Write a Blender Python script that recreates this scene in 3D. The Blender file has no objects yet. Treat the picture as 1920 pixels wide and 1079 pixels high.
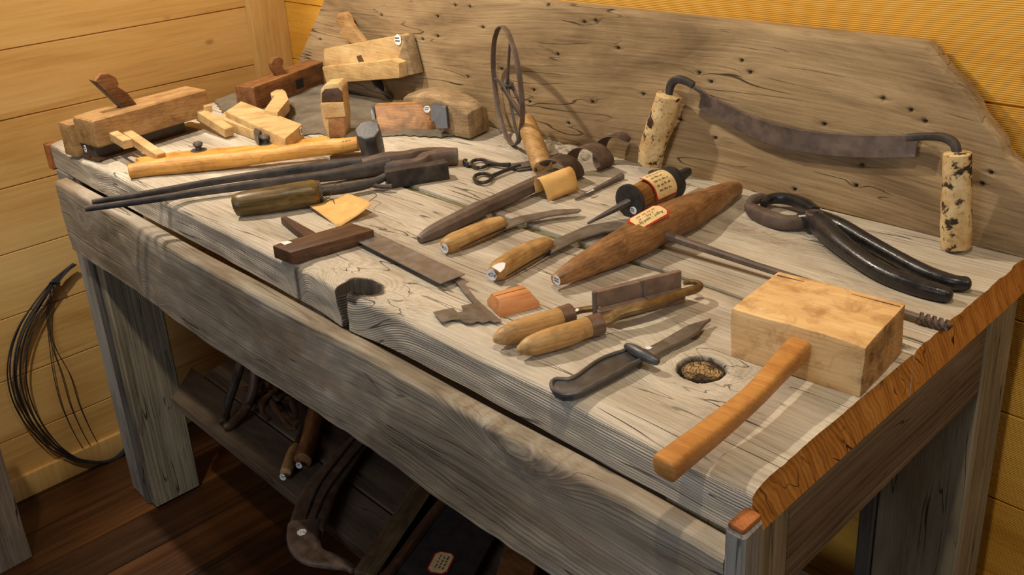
import bpy, bmesh, math, random
from mathutils import Vector, Matrix, noise
random.seed(7)
SC = bpy.context.scene
COL = SC.collection
PI = math.pi
Z0 = 0.90                      # height of the bench top above the floor
# ---------------------------------------------------------------- camera
CR = Vector((0.6884994427571717, 0.7228270675653473, -0.05907239387349255))
CU = Vector((-0.2262518472552027, 0.29146460978111066, 0.9294398758708137))
CB = Vector((0.6890418121831742, -0.6265535983776853, 0.3642141807004522))
CP = Vector((0.378, -0.625, Z0 + 0.56))
CF = 1792.14; CX = 942.287; CY = 391.525
cam = bpy.data.objects.new('camera', bpy.data.cameras.new('camera'))
COL.objects.link(cam)
cam.matrix_world = Matrix(((CR.x, CU.x, CB.x, CP.x), (CR.y, CU.y, CB.y, CP.y), (CR.z, CU.z, CB.z, CP.z), (0, 0, 0, 1)))
cam.data.sensor_width = 36
cam.data.lens = CF / 1920 * 36
cam.data.shift_x = (960 - CX) / 1920
cam.data.shift_y = (CY - 539.5) / 1920
cam.data.clip_start = 0.02
SC.camera = cam

def ray(px, py):
    return CR * ((px - CX) / CF) + CU * (-(py - CY) / CF) - CB
def P(px, py, h=0.0):                       # point at height h above the bench top
    d = ray(px, py); return CP + d * ((Z0 + h - CP.z) / d.z)
def PX(px, py, x):
    d = ray(px, py); return CP + d * ((x - CP.x) / d.x)
def PY(px, py, y):
    d = ray(px, py); return CP + d * ((y - CP.y) / d.y)
def PN(px, py, o, n):
    d = ray(px, py); return CP + d * ((o - CP).dot(n) / d.dot(n))
def M2(px, py, h=0.0):                      # metres per pixel of the photograph at that point
    return (CP - P(px, py, h)).dot(CB) / CF
V = Vector
UP = V((0, 0, 1))
def T(x, y, z): return V((x, y, Z0 + z))    # bench coordinates

# ---------------------------------------------------------------- geometry helpers (world space, returned as (verts, faces))
def join(*gs):
    vs, fs = [], []
    for g in gs:
        o = len(vs); vs += list(g[0]); fs += [tuple(i + o for i in f) for f in g[1]]
    return vs, fs
def frame(a, b, up=UP):
    x = (b - a).normalized(); y = up.cross(x).normalized(); z = x.cross(y)
    return Matrix(((x.x, y.x, z.x, a.x), (x.y, y.y, z.y, a.y), (x.z, y.z, z.z, a.z), (0, 0, 0, 1)))
def at(p, rz=0): return Matrix.Translation(p) @ Matrix.Rotation(rz, 4, 'Z')
def xf(m, g): return [m @ V(v) for v in g[0]], g[1]
def bev(g, w, seg=2, ang=30):
    bm = bmesh.new(); vv = [bm.verts.new(v) for v in g[0]]
    for f in g[1]:
        try: bm.faces.new([vv[i] for i in f])
        except ValueError: pass
    bm.normal_update()
    es = [e for e in bm.edges if len(e.link_faces) == 2 and e.calc_face_angle(0) > math.radians(ang)]
    bmesh.ops.bevel(bm, geom=es, offset=w, segments=seg, profile=0.6, affect='EDGES', clamp_overlap=True)
    bm.verts.index_update()
    r = [v.co.copy() for v in bm.verts], [tuple(v.index for v in f.verts) for f in bm.faces]
    bm.free(); return r
def box(x0, x1, y0, y1, z0, z1, b=0, seg=2, n=None):
    vs = [V((x, y, z)) for x in (x0, x1) for y in (y0, y1) for z in (z0, z1)]
    fs = [(0, 1, 3, 2), (4, 6, 7, 5), (0, 4, 5, 1), (2, 3, 7, 6), (0, 2, 6, 4), (1, 5, 7, 3)]
    g = (vs, fs)
    if b: g = bev(g, b, seg)
    if n: g = subd(g, n)
    return g
def hexa(p):                                  # 8 corners: bottom ring 4, top ring 4
    return list(p), [(3, 2, 1, 0), (4, 5, 6, 7), (0, 1, 5, 4), (1, 2, 6, 5), (2, 3, 7, 6), (3, 0, 4, 7)]
def subd(g, cuts):
    bm = bmesh.new(); vv = [bm.verts.new(v) for v in g[0]]
    for f in g[1]: bm.faces.new([vv[i] for i in f])
    bmesh.ops.subdivide_edges(bm, edges=bm.edges[:], cuts=cuts, use_grid_fill=True)
    bm.verts.index_update()
    r = [v.co.copy() for v in bm.verts], [tuple(v.index for v in f.verts) for f in bm.faces]
    bm.free(); return r
def wob(g, amp, sc, seed=0):                  # worn, uneven surface
    o = V((seed * 7.3, seed * 3.1, seed * 1.7))
    return [V(v) + noise.noise_vector(V(v) * sc + o) * amp for v in g[0]], g[1]
def prism(pts, off):                          # outline + offset vector
    n = len(pts); vs = [V(p) for p in pts] + [V(p) + off for p in pts]
    return vs, [tuple(range(n)), tuple(range(2 * n - 1, n - 1, -1))] + [(i, i + n, (i + 1) % n + n, (i + 1) % n) for i in range(n)]
def crom(pts, n):                             # Catmull-Rom through tuples of floats / vectors
    if n <= 1: return [tuple(p) for p in pts]
    out = []
    L = len(pts)
    for i in range(L - 1):
        p0 = pts[max(i - 1, 0)]; p1 = pts[i]; p2 = pts[i + 1]; p3 = pts[min(i + 2, L - 1)]
        for k in range(n):
            t = k / n
            out.append(tuple(0.5 * (2 * b + (c - a) * t + (2 * a - 5 * b + 4 * c - d) * t * t + (3 * b - a - 3 * c + d) * t ** 3) for a, b, c, d in zip(p0, p1, p2, p3)))
    out.append(tuple(pts[-1])); return out
def sweep(pts, seg=14, sm=4, up=UP, e=1.0, cap=0.0, cyc=False, twist=0.0):
    """pts: (x,y,z,rw,rh). e<1 makes the section boxier. cap: rounding length of the ends as a factor of the radius"""
    if cyc:
        L = len(pts); q = list(pts) + [pts[0], pts[1], pts[2]]
        q = crom([pts[-1]] + q, sm)[sm:sm * (L + 1)]
    else: q = crom(pts, sm)
    P3 = [V(p[:3]) for p in q]; R = [(p[3], p[4]) for p in q]; n = len(P3)
    if cap and not cyc:
        def capr(i, j):
            d = (P3[i] - P3[j]).normalized(); r = max(R[i]); o = []
            for k in range(1, 5):
                a = k / 4 * PI / 2 * 0.96
                o.append((P3[i] + d * r * cap * math.sin(a), (R[i][0] * math.cos(a), R[i][1] * math.cos(a))))
            return o
        e1 = capr(-1, -2); e0 = capr(0, 1)[::-1]
        P3 = [a for a, _ in e0] + P3 + [a for a, _ in e1]; R = [b for _, b in e0] + R + [b for _, b in e1]; n = len(P3)
    vs, fs = [], []
    lastside = None
    for i in range(n):
        if cyc: t = P3[(i + 1) % n] - P3[i - 1]
        else: t = P3[min(i + 1, n - 1)] - P3[max(i - 1, 0)]
        t.normalize(); s = t.cross(up)
        if s.length < 1e-4: s = lastside or V((1, 0, 0))
        s.normalize()
        lastside = s; u = s.cross(t)
        for k in range(seg):
            a = 2 * PI * (k + 0.5) / seg + twist; c, d = math.cos(a), math.sin(a)
            c = math.copysign(abs(c) ** e, c); d = math.copysign(abs(d) ** e, d)
            vs.append(P3[i] + s * (c * R[i][0]) + u * (d * R[i][1]))
    m = n if cyc else n - 1
    for i in range(m):
        j = (i + 1) % n
        for k in range(seg):
            k2 = (k + 1) % seg
            fs.append((i * seg + k, j * seg + k, j * seg + k2, i * seg + k2))
    if not cyc:
        fs.append(tuple(range(seg)))
        fs.append(tuple((n - 1) * seg + k for k in range(seg - 1, -1, -1)))
    return vs, fs
def ptube(pts, **k):
    """pts (px,py,height,half width in photo pixels[,height factor]) -> sweep resting in the scene"""
    q = []
    for p in pts:
        w = P(p[0], p[1], p[2]); r = p[3] * M2(p[0], p[1], p[2]); f = p[4] if len(p) > 4 else 1.0
        q.append((w.x, w.y, w.z, r, r * f))
    return sweep(q, **k)
def pprism(px, h0, h1):                       # outline seen at height h1, extruded down to h0
    return prism([P(a, b, h1) for a, b in px], V((0, 0, h0 - h1)))
def lathe(prof, m, seg=24):                   # prof: (x, r) along local x of matrix m
    vs, fs = [], []
    for x, r in prof:
        for k in range(seg):
            a = 2 * PI * k / seg; vs.append(m @ V((x, r * math.cos(a), r * math.sin(a))))
    for i in range(len(prof) - 1):
        for k in range(seg):
            k2 = (k + 1) % seg; fs.append((i * seg + k, i * seg + k2, (i + 1) * seg + k2, (i + 1) * seg + k))
    fs.append(tuple(range(seg - 1, -1, -1))); fs.append(tuple((len(prof) - 1) * seg + k for k in range(seg)))
    return vs, fs

# ---------------------------------------------------------------- object helpers
WM = {}
def mesh(name, g, m, inv=None, sharp=35, mats=None, mi=None):
    me = bpy.data.meshes.new(name)
    vs = [inv @ V(v) for v in g[0]] if inv else g[0]
    me.from_pydata([tuple(v) for v in vs], [], g[1]); me.update()
    bm = bmesh.new(); bm.from_mesh(me); bmesh.ops.recalc_face_normals(bm, faces=bm.faces); bm.to_mesh(me); bm.free()
    me.shade_smooth(); me.set_sharp_from_angle(angle=math.radians(sharp))
    for q in (mats or [m]): me.materials.append(q)
    if mi:
        for i, p in enumerate(me.polygons): p.material_index = mi(p)
    return me
def props(o, label=None, cat=None, group=None, kind=None):
    if label: o['label'] = label
    if cat: o['category'] = cat
    if group: o['group'] = group
    if kind: o['kind'] = kind
    return o
def thing(name, label, cat, fr, group=None):
    o = bpy.data.objects.new(name, None); o.empty_display_size = 0.02; COL.objects.link(o)
    o.matrix_world = fr; WM[o.name] = fr.copy()
    return props(o, label, cat, group)
def part(name, g, m, parent, label=None, sharp=35, **k):
    fr = WM[parent.name]; me = mesh(name, g, m, fr.inverted(), sharp, **k)
    o = bpy.data.objects.new(name, me); COL.objects.link(o); o.parent = parent; WM[o.name] = fr
    if label: o['label'] = label
    return o
def solo(name, g, m, label, cat, fr=None, group=None, kind=None, sharp=35, **k):
    if fr is None:
        xs = [v[0] for v in g[0]]; ys = [v[1] for v in g[0]]; zs = [v[2] for v in g[0]]
        fr = Matrix.Translation(V(((min(xs) + max(xs)) / 2, (min(ys) + max(ys)) / 2, min(zs))))
    me = mesh(name, g, m, fr.inverted(), sharp, **k)
    o = bpy.data.objects.new(name, me); COL.objects.link(o); o.matrix_world = fr; WM[o.name] = fr.copy()
    return props(o, label, cat, group, kind)
def textgeo(body, size, m, thick=0.0):
    cu = bpy.data.curves.new('lettering', 'FONT'); cu.body = body; cu.size = size; cu.align_x = 'CENTER'; cu.align_y = 'CENTER'; cu.shear = 0.25
    cu.resolution_u = 2
    o = bpy.data.objects.new('lettering', cu); COL.objects.link(o)
    dg = bpy.context.evaluated_depsgraph_get(); me = bpy.data.meshes.new_from_object(o.evaluated_get(dg))
    g = [m @ v.co for v in me.vertices], [tuple(p.vertices) for p in me.polygons]
    bpy.data.objects.remove(o); bpy.data.curves.remove(cu); bpy.data.meshes.remove(me)
    return g
def scribble(m, w, h, lines, t=0.00025, seed=1):   # cursive pen strokes, local xy plane of m
    rnd = random.Random(seed); vs, fs = [], []
    for li in range(lines):
        y0 = h * (0.5 - (li + 0.75) / (lines + 0.5)); lh = h / (lines + 0.5) * 0.55
        x = -w / 2 + rnd.random() * w * 0.1; end = w / 2 - rnd.random() * w * 0.3
        while x < end:
            n = rnd.randint(6, 12); pts = []
            for k in range(n):
                pts.append((x, y0 + lh * (0.9 if k % 2 else -0.05) * (0.5 + 0.6 * rnd.random()))); x += w * 0.017 * (0.7 + rnd.random())
            x += w * 0.05
            for (ax, ay), (bx, by) in zip(pts, pts[1:]):
                d = V((bx - ax, by - ay, 0)).normalized() * t; nrm = V((-d.y, d.x, 0)); o = len(vs)
                for q in (V((ax, ay, 0)) - nrm, V((bx, by, 0)) - nrm, V((bx, by, 0)) + nrm, V((ax, ay, 0)) + nrm): vs.append(m @ q)
                fs.append((o, o + 1, o + 2, o + 3))
    return vs, fs

# ---------------------------------------------------------------- materials
def srgb(r, g, b):
    f = lambda c: (c / 255 / 12.92) if c / 255 <= 0.04045 else ((c / 255 + 0.055) / 1.055) ** 2.4
    return (f(r), f(g), f(b), 1)
class G:
    def __init__(s, name):
        s.m = bpy.data.materials.new(name); s.m.use_nodes = True; s.t = s.m.node_tree; s.t.nodes.clear()
        s.out = s.t.nodes.new('ShaderNodeOutputMaterial'); s.b = s.t.nodes.new('ShaderNodeBsdfPrincipled')
        s.t.links.new(s.b.outputs[0], s.out.inputs[0])
    def set(s, n, k, v):
        i = n.inputs[k]
        if isinstance(v, bpy.types.NodeSocket): s.t.links.new(v, i)
        else: i.default_value = v
    def n(s, ty, ins=None, **a):
        n = s.t.nodes.new('ShaderNode' + ty)
        for k, v in a.items(): setattr(n, k, v)
        for k, v in (ins or {}).items(): s.set(n, k, v)
        return n
    def math(s, op, a, b=0.0, c=None, clamp=False):
        n = s.n('Math', {0: a, 1: b}, operation=op, use_clamp=clamp)
        if c is not None: s.set(n, 2, c)
        return n.outputs[0]
    def vm(s, op, a, b): return s.n('VectorMath', {0: a, 1: b}, operation=op).outputs[0]
    def noise(s, v, sc=1.0, det=3.0, rough=0.55, dist=0.0, out='Fac'):
        return s.n('TexNoise', {'Vector': v, 'Scale': sc, 'Detail': det, 'Roughness': rough, 'Distortion': dist}).outputs[out]
    def ramp(s, f, stops, interp='LINEAR'):
        n = s.n('ValToRGB', {0: f}); r = n.color_ramp; r.interpolation = interp
        while len(r.elements) < len(stops): r.elements.new(0.5)
        for e, (p, c) in zip(r.elements, stops):
            e.position = p; e.color = c if len(c) == 4 else (*c, 1)
        return n.outputs[0]
    def mix(s, f, a, b, mode='MIX'):
        n = s.n('Mix', data_type='RGBA', blend_type=mode); s.set(n, 0, f); s.set(n, 6, a); s.set(n, 7, b); return n.outputs[2]
    def mr(s, f, a, b, c=0.0, d=1.0, smooth=False):
        n = s.n('MapRange', {0: f, 1: a, 2: b, 3: c, 4: d})
        if smooth: n.interpolation_type = 'SMOOTHSTEP'
        return n.outputs[0]
    def coords(s, rnd=True):
        o = s.n('TexCoord').outputs['Object']
        if rnd:
            r = s.n('ObjectInfo').outputs['Random']; o = s.vm('ADD', o, s.n('CombineXYZ', {0: s.math('MULTIPLY', r, 3.0), 1: s.math('MULTIPLY', r, 1.3), 2: r}).outputs[0])
        return o
    def fin(s, col, rough=0.6, bump=None, dist=0.001, strength=1.0, metal=0.0, spec=0.5):
        s.set(s.b, 'Base Color', col); s.set(s.b, 'Roughness', rough); s.set(s.b, 'Metallic', metal); s.set(s.b, 'Specular IOR Level', spec)
        if bump is not None:
            s.set(s.b, 'Normal', s.n('Bump', {'Height': bump, 'Distance': dist, 'Strength': strength}).outputs[0])
        return s.m
SW = {'X': (0, 1, 2), 'Y': (1, 0, 2), 'Z': (2, 0, 1)}

def weathered(name, cd, cm, cl, axis='X', attr=False, sp=0.0034, warp=0.004, ringw=0.35, fibw=0.3, blotw=0.5, crack=0.010, bump=0.0012, ringbump=1.0, rough=0.85, tint=None, reg=0.2):
    g = G(name)
    if attr: v = g.n('Attribute', attribute_name='gv').outputs['Vector']
    else:
        v = g.coords(); q = g.n('SeparateXYZ', {0: v}); a, b, c = SW[axis]; v = g.n('CombineXYZ', {0: q.outputs[a], 1: q.outputs[b], 2: q.outputs[c]}).outputs[0]
    s = g.n('SeparateXYZ', {0: v}).outputs[2]
    w = g.noise(g.vm('MULTIPLY', v, (4, 16, 16)), 1, 3)
    w2 = g.noise(g.vm('MULTIPLY', v, (1.6, 5, 5)), 1, 2)
    s2 = g.math('ADD', s, g.math('MULTIPLY', g.math('SUBTRACT', w, 0.5), warp))
    s2 = g.math('ADD', s2, g.math('MULTIPLY', g.math('SUBTRACT', w2, 0.5), warp * 4))
    ring = g.math('MULTIPLY_ADD', g.math('SINE', g.math('MULTIPLY', s2, 2 * PI / sp)), 0.5, 0.5)
    rn_ = g.noise(g.n('CombineXYZ', {0: g.math('MULTIPLY', g.n('SeparateXYZ', {0: v}).outputs[0], 1.5), 1: g.math('MULTIPLY', g.n('SeparateXYZ', {0: v}).outputs[1], 5.0), 2: g.math('MULTIPLY', s2, 1.5 / sp)}).outputs[0], 1, 2, 0.5)
    ring = g.math('MULTIPLY_ADD', g.math('POWER', ring, 0.7), reg, g.math('MULTIPLY', g.mr(rn_, 0.32, 0.66), 1 - reg))
    rwt = g.n('Attribute', attribute_name='rw').outputs['Fac'] if attr else 1.0
    if attr: ring = g.math('MULTIPLY_ADD', g.math('SUBTRACT', ring, 0.6), rwt, 0.6)
    fib = g.noise(g.vm('MULTIPLY', v, (9, 330, 330)), 1, 5, 0.65)
    fib2 = g.noise(g.vm('MULTIPLY', v, (30, 700, 700)), 1, 3, 0.6)
    blot = g.noise(g.vm('MULTIPLY', v, (3.2, 13, 13)), 1, 6, 0.62, 0.6)
    f = g.math('MULTIPLY', ring, ringw)
    f = g.math('MULTIPLY_ADD', g.mr(fib, 0.25, 0.75), fibw, f)
    f = g.math('MULTIPLY_ADD', g.mr(blot, 0.3, 0.7), blotw, f)
    tot = ringw + fibw + blotw
    f = g.math('DIVIDE', f, tot)
    col = g.ramp(f, [(0.12, cd), (0.42, cm), (0.8, cl)])
    if tint:
        t = g.noise(g.vm('MULTIPLY', v, (2.1, 9, 9)), 1.3, 3); col = g.mix(g.mr(t, 0.5, 0.72, 0, 0.55), col, tint)
    # drying cracks that follow the grain
    cv = g.n('CombineXYZ', {0: g.math('MULTIPLY', g.n('SeparateXYZ', {0: v}).outputs[0], 2.6), 1: g.math('MULTIPLY', g.n('SeparateXYZ', {0: v}).outputs[1], 46), 2: g.math('MULTIPLY', s2, 46)}).outputs[0]
    cn = g.noise(cv, 1, 1.5, 0.5, 0.25)
    cr = g.math('ABSOLUTE', g.math('SUBTRACT', cn, 0.5))
    cm_ = g.mr(g.noise(g.vm('MULTIPLY', v, (4, 12, 12)), 1.7, 2), 0.5, 0.6)
    ck = g.math('MULTIPLY', g.mr(cr, crack * 0.3, crack, 1, 0), cm_)
    col = g.mix(g.math('MULTIPLY', ck, 0.8), col, (cd[0] * 0.25, cd[1] * 0.22, cd[2] * 0.2, 1))
    sp1 = g.noise(v, 900, 2, 0.6)
    col = g.mix(g.mr(sp1, 0.55, 0.75, 0, 0.25), col, cd)
    if attr:
        dk = g.n('Attribute', attribute_name='dk').outputs['Fac']
        col = g.mix(dk, col, (0.022, 0.014, 0.009, 1))
    h = g.math('MULTIPLY', ring, ringbump)
    h = g.math('MULTIPLY_ADD', fib, 0.5, h); h = g.math('MULTIPLY_ADD', fib2, 0.3, h); h = g.math('MULTIPLY_ADD', ck, -1.6, h)
    return g.fin(col, rough, h, bump, 1.0, spec=0.25)

def wood(name, cd, cm, cl, axis='X', rough=0.5, scale=1.0, bump=0.0003, dirt=0.25, dirtcol=None, wear=0.0, fine=1.0, spec=0.4):
    g = G(name); v = g.coords(); q = g.n('SeparateXYZ', {0: v}); a, b, c = SW[axis]
    v = g.n('CombineXYZ', {0: q.outputs[a], 1: q.outputs[b], 2: q.outputs[c]}).outputs[0]
    v = g.vm('MULTIPLY', v, (scale, scale, scale))
    w = g.noise(g.vm('MULTIPLY', v, (5, 22, 22)), 1, 2)
    d = g.math('ADD', g.n('SeparateXYZ', {0: v}).outputs[2], g.math('MULTIPLY', w, 0.03))
    d = g.math('MULTIPLY_ADD', g.n('SeparateXYZ', {0: v}).outputs[1], 0.5, d)
    ring = g.math('MULTIPLY_ADD', g.math('SINE', g.math('MULTIPLY', d, 2 * PI / 0.006)), 0.5, 0.5)
    fib = g.noise(g.vm('MULTIPLY', v, (12, 420 * fine, 420 * fine)), 1, 4, 0.6)
    blot = g.noise(g.vm('MULTIPLY', v, (12, 40, 40)), 1, 5, 0.6)
    f = g.math('ADD', g.math('MULTIPLY', ring, 0.09), g.math('MULTIPLY', g.mr(fib, .25, .75), 0.33))
    f = g.math('MULTIPLY_ADD', g.mr(blot, .25, .75), 0.55, f)
    col = g.ramp(f, [(0.15, cd), (0.5, cm), (0.85, cl)])
    dn = g.noise(v, 34, 5, 0.65, 0.5)
    col = g.mix(g.mr(dn, 0.5, 0.68, 0, dirt), col, dirtcol or (cd[0] * 0.22, cd[1] * 0.2, cd[2] * 0.2, 1))
    geo = g.n('NewGeometry').outputs['Pointiness']
    col = g.mix(g.mr(geo, 0.51, 0.58, 0, wear), col, cl)
    h = g.math('MULTIPLY_ADD', fib, 0.6, g.math('MULTIPLY', dn, 0.8))
    return g.fin(col, rough, h, bump, 1.0, spec=spec)

def iron(name, c1, c2, c3, rough=0.5, metal=0.55, sc=60, bump=0.0005, edge=0.3):
    g = G(name); v = g.coords()
    a = g.noise(v, sc, 6, 0.65); b = g.noise(v, sc * 0.3, 3, 0.6)
    col = g.ramp(g.math('ADD', g.math('MULTIPLY', a, 0.55), g.math('MULTIPLY', b, 0.45)), [(0.36, c1), (0.5, c2), (0.64, c3)])
    p = g.n('NewGeometry').outputs['Pointiness']
    col = g.mix(g.mr(p, 0.52, 0.6, 0, edge), col, (0.32, 0.29, 0.27, 1))
    sp = g.noise(v, sc * 9, 2, 0.7)
    h = g.math('ADD', g.math('MULTIPLY', a, 1.0), g.math('MULTIPLY', sp, 0.35))
    return g.fin(col, g.mr(a, 0.3, 0.7, rough - 0.12, rough + 0.15), h, bump, 1.0, metal=metal)

def siding(name, cd, cm, cl, axis, ridges=0.0, pitch=0.153, zoff=0.18, knotdens=0.5):
    g = G(name); o = g.n('TexCoord').outputs['Object']; q = g.n('SeparateXYZ', {0: o})
    z = q.outputs[2]; al = q.outputs[0 if axis == 'X' else 1]
    bi = g.math('FLOOR', g.math('DIVIDE', g.math('SUBTRACT', z, zoff), pitch))
    rn = g.n('TexWhiteNoise', {'W': bi}, noise_dimensions='1D').outputs['Value']
    v = g.n('CombineXYZ', {0: g.math('MULTIPLY_ADD', rn, 7.0, al), 1: g.math('MULTIPLY', rn, 5.0), 2: z}).outputs[0]
    w = g.noise(g.vm('MULTIPLY', v, (1.3, 1, 7)), 1, 3)
    d = g.math('MULTIPLY_ADD', g.math('SUBTRACT', w, 0.5), 0.16, z)
    ring = g.math('MULTIPLY_ADD', g.math('SINE', g.math('MULTIPLY', d, 2 * PI / 0.022)), 0.5, 0.5)
    fib = g.noise(g.vm('MULTIPLY', v, (4, 1, 190)), 1, 4, 0.6)
    bl = g.noise(g.vm('MULTIPLY', v, (1.6, 1, 11)), 1, 5, 0.6, 0.4)
    f = g.math('MULTIPLY_ADD', g.mr(bl, .3, .7), 0.5, g.math('ADD', g.math('MULTIPLY', ring, 0.08), g.math('MULTIPLY', g.mr(fib, .25, .75), 0.22)))
    f = g.math('ADD', f, 0.1)
    f = g.math('ADD', f, g.math('MULTIPLY', g.math('SUBTRACT', rn, 0.5), 0.3))
    col = g.ramp(f, [(0.1, cd), (0.5, cm), (0.9, cl)])
    vo = g.n('TexVoronoi', {'Vector': g.vm('MULTIPLY', v, (4.2, 1, 7.0)), 'Scale': 1.0, 'Randomness': 1.0}).outputs['Distance']
    kn = g.mr(vo, 0.03, 0.085, 1, 0, True)
    col = g.mix(g.math('MULTIPLY', kn, knotdens), col, (0.10, 0.035, 0.01, 1))
    rid = g.math('MULTIPLY_ADD', g.math('SINE', g.math('MULTIPLY', z, 2 * PI / 0.0029)), 0.5, 0.5)
    col = g.mix(g.math('MULTIPLY', rid, ridges * 0.35), col, cd)
    h = g.math('MULTIPLY_ADD', fib, 0.4, g.math('MULTIPLY', rid, ridges))
    return g.fin(col, 0.5, h, 0.0008, 1.0, spec=0.35)

def plain(name, c, rough=0.6, metal=0.0, sc=0, c2=None, bump=0.0002, spec=0.4):
    g = G(name)
    if not sc: return g.fin(c, rough, metal=metal, spec=spec)
    v = g.coords(); a = g.noise(v, sc, 5, 0.6)
    return g.fin(g.ramp(a, [(0.35, c), (0.65, c2 or c)]), rough, a, bump, metal=metal, spec=spec)

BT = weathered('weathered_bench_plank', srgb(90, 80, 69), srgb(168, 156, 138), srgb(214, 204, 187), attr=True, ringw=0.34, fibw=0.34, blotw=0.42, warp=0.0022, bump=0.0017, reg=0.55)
BA = weathered('weathered_apron_plank', srgb(72, 62, 52), srgb(136, 122, 102), srgb(176, 167, 152), attr=True, sp=0.006, ringw=0.28, blotw=0.6, ringbump=0.5, tint=srgb(128, 92, 56))
BB = weathered('weathered_backboard', srgb(88, 70, 48), srgb(140, 116, 84), srgb(178, 152, 114), attr=True, sp=0.006, ringw=0.1, fibw=0.35, blotw=0.6, ringbump=0.25, bump=0.0011, crack=0.009)
LEGM = weathered('weathered_leg_board', srgb(72, 64, 52), srgb(128, 117, 96), srgb(166, 154, 130), axis='Z', sp=0.0075, ringw=0.4, ringbump=0.5)
LEGD = weathered('dark_leg_board', srgb(44, 40, 38), srgb(82, 78, 74), srgb(110, 104, 98), axis='Z', sp=0.0075)
LEGL = weathered('pale_leg_board', srgb(84, 80, 74), srgb(136, 132, 124), srgb(168, 164, 156), axis='Z', sp=0.0062)
ENDA = weathered('brown_end_rail', srgb(62, 50, 40), srgb(112, 96, 80), srgb(142, 126, 108), axis='Y', sp=0.009, ringw=0.2)
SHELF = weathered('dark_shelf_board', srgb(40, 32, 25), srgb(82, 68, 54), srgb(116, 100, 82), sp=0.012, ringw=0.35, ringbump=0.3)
def endgrain():
    g = G('sawn_orange_end_grain'); v = g.coords(False); q = g.n('SeparateXYZ', {0: v})
    d = g.math('MULTIPLY_ADD', q.outputs[2], 0.62, q.outputs[1]); w = g.noise(v, 18, 3)
    d = g.math('MULTIPLY_ADD', w, 0.02, d)
    l = g.math('MULTIPLY_ADD', g.math('SINE', g.math('MULTIPLY', d, 2 * PI / 0.007)), 0.5, 0.5)
    f = g.math('ADD', g.math('MULTIPLY', l, 0.14), g.math('MULTIPLY', g.noise(g.n('CombineXYZ', {0: 0.0, 1: g.math('MULTIPLY', d, 90), 2: g.math('MULTIPLY', q.outputs[2], 12)}).outputs[0], 1, 4), 0.75))
    col = g.ramp(f, [(0.25, srgb(164, 102, 44)), (0.5, srgb(212, 146, 70)), (0.8, srgb(232, 176, 104))])
    c = g.math('ABSOLUTE', g.math('SUBTRACT', g.noise(g.n('CombineXYZ', {0: 0.0, 1: g.math('MULTIPLY', d, 26), 2: g.math('MULTIPLY', q.outputs[2], 9)}).outputs[0], 1, 2), 0.5))
    ck = g.math('MULTIPLY', g.mr(c, 0.004, 0.012, 1, 0), g.mr(g.noise(v, 14, 2), 0.5, 0.6))
    col = g.mix(ck, col, (0.05, 0.02, 0.01, 1))
    return g.fin(col, 0.7, g.math('SUBTRACT', f, ck), 0.001, spec=0.25)
ENDG = endgrain()
PINE_L = siding('pine_siding_left', srgb(190, 142, 76), srgb(218, 174, 104), srgb(232, 194, 128), 'Y', 0.0)
PINE_B = siding('pine_siding_back', srgb(196, 134, 42), srgb(224, 166, 62), srgb(236, 184, 84), 'X', 0.5)
PINE_T = wood('pine_trim', srgb(186, 142, 80), srgb(210, 168, 100), srgb(224, 186, 122), axis='Z', scale=0.35, dirt=0.05)
def floorm():
    g = G('dark_floor_planks'); o = g.n('TexCoord').outputs['Object']; q = g.n('SeparateXYZ', {0: o})
    bi = g.math('FLOOR', g.math('DIVIDE', q.outputs[0], 0.135)); rn = g.n('TexWhiteNoise', {'W': bi}, noise_dimensions='1D').outputs['Value']
    v = g.n('CombineXYZ', {0: q.outputs[0], 1: g.math('MULTIPLY_ADD', rn, 9.0, q.outputs[1]), 2: rn}).outputs[0]
    a = g.noise(g.vm('MULTIPLY', v, (60, 3, 1)), 1, 5, 0.6); b = g.noise(g.vm('MULTIPLY', v, (9, 1.6, 1)), 1, 4)
    f = g.math('ADD', g.math('MULTIPLY', a, 0.4), g.math('MULTIPLY', b, 0.6)); f = g.math('MULTIPLY_ADD', g.math('SUBTRACT', rn, 0.5), 0.22, f)
    col = g.ramp(f, [(0.3, srgb(34, 18, 8)), (0.5, srgb(68, 38, 16)), (0.72, srgb(104, 64, 28))])
    return g.fin(col, g.mr(a, 0.3, 0.7, 0.3, 0.5), f, 0.0008, spec=0.5)
FLOORM = floorm()
IRON = iron('forged_dark_iron', (0.022, 0.02, 0.02, 1), (0.05, 0.044, 0.042, 1), (0.095, 0.08, 0.072, 1), edge=0.2)
RUST = iron('rusty_brown_iron', (0.05, 0.03, 0.022, 1), (0.10, 0.062, 0.043, 1), (0.17, 0.115, 0.085, 1), rough=0.62, metal=0.3)
RUSTB = iron('warm_rusty_plate', (0.09, 0.04, 0.018, 1), (0.18, 0.09, 0.045, 1), (0.30, 0.18, 0.11, 1), rough=0.6, metal=0.3)
STEEL = iron('worn_grey_steel', (0.09, 0.08, 0.07, 1), (0.15, 0.135, 0.12, 1), (0.22, 0.2, 0.18, 1), rough=0.45, metal=0.6)
BLACKP = iron('chipped_black_paint', (0.006, 0.006, 0.008, 1), (0.012, 0.012, 0.014, 1), (0.022, 0.02, 0.02, 1), rough=0.26, metal=0.0, edge=0.05)
GUN = iron('dull_blue_grey_iron', (0.05, 0.052, 0.058, 1), (0.08, 0.083, 0.09, 1), (0.12, 0.122, 0.13, 1), rough=0.42, metal=0.6)
BRASS = iron('tarnished_brass', (0.10, 0.062, 0.02, 1), (0.2, 0.13, 0.05, 1), (0.32, 0.22, 0.1, 1), rough=0.4, metal=0.75, edge=0.2)
COPPER = iron('aged_copper_ferrule', (0.10, 0.045, 0.025, 1), (0.18, 0.085, 0.05, 1), (0.26, 0.14, 0.09, 1), rough=0.4, metal=0.7)
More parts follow.
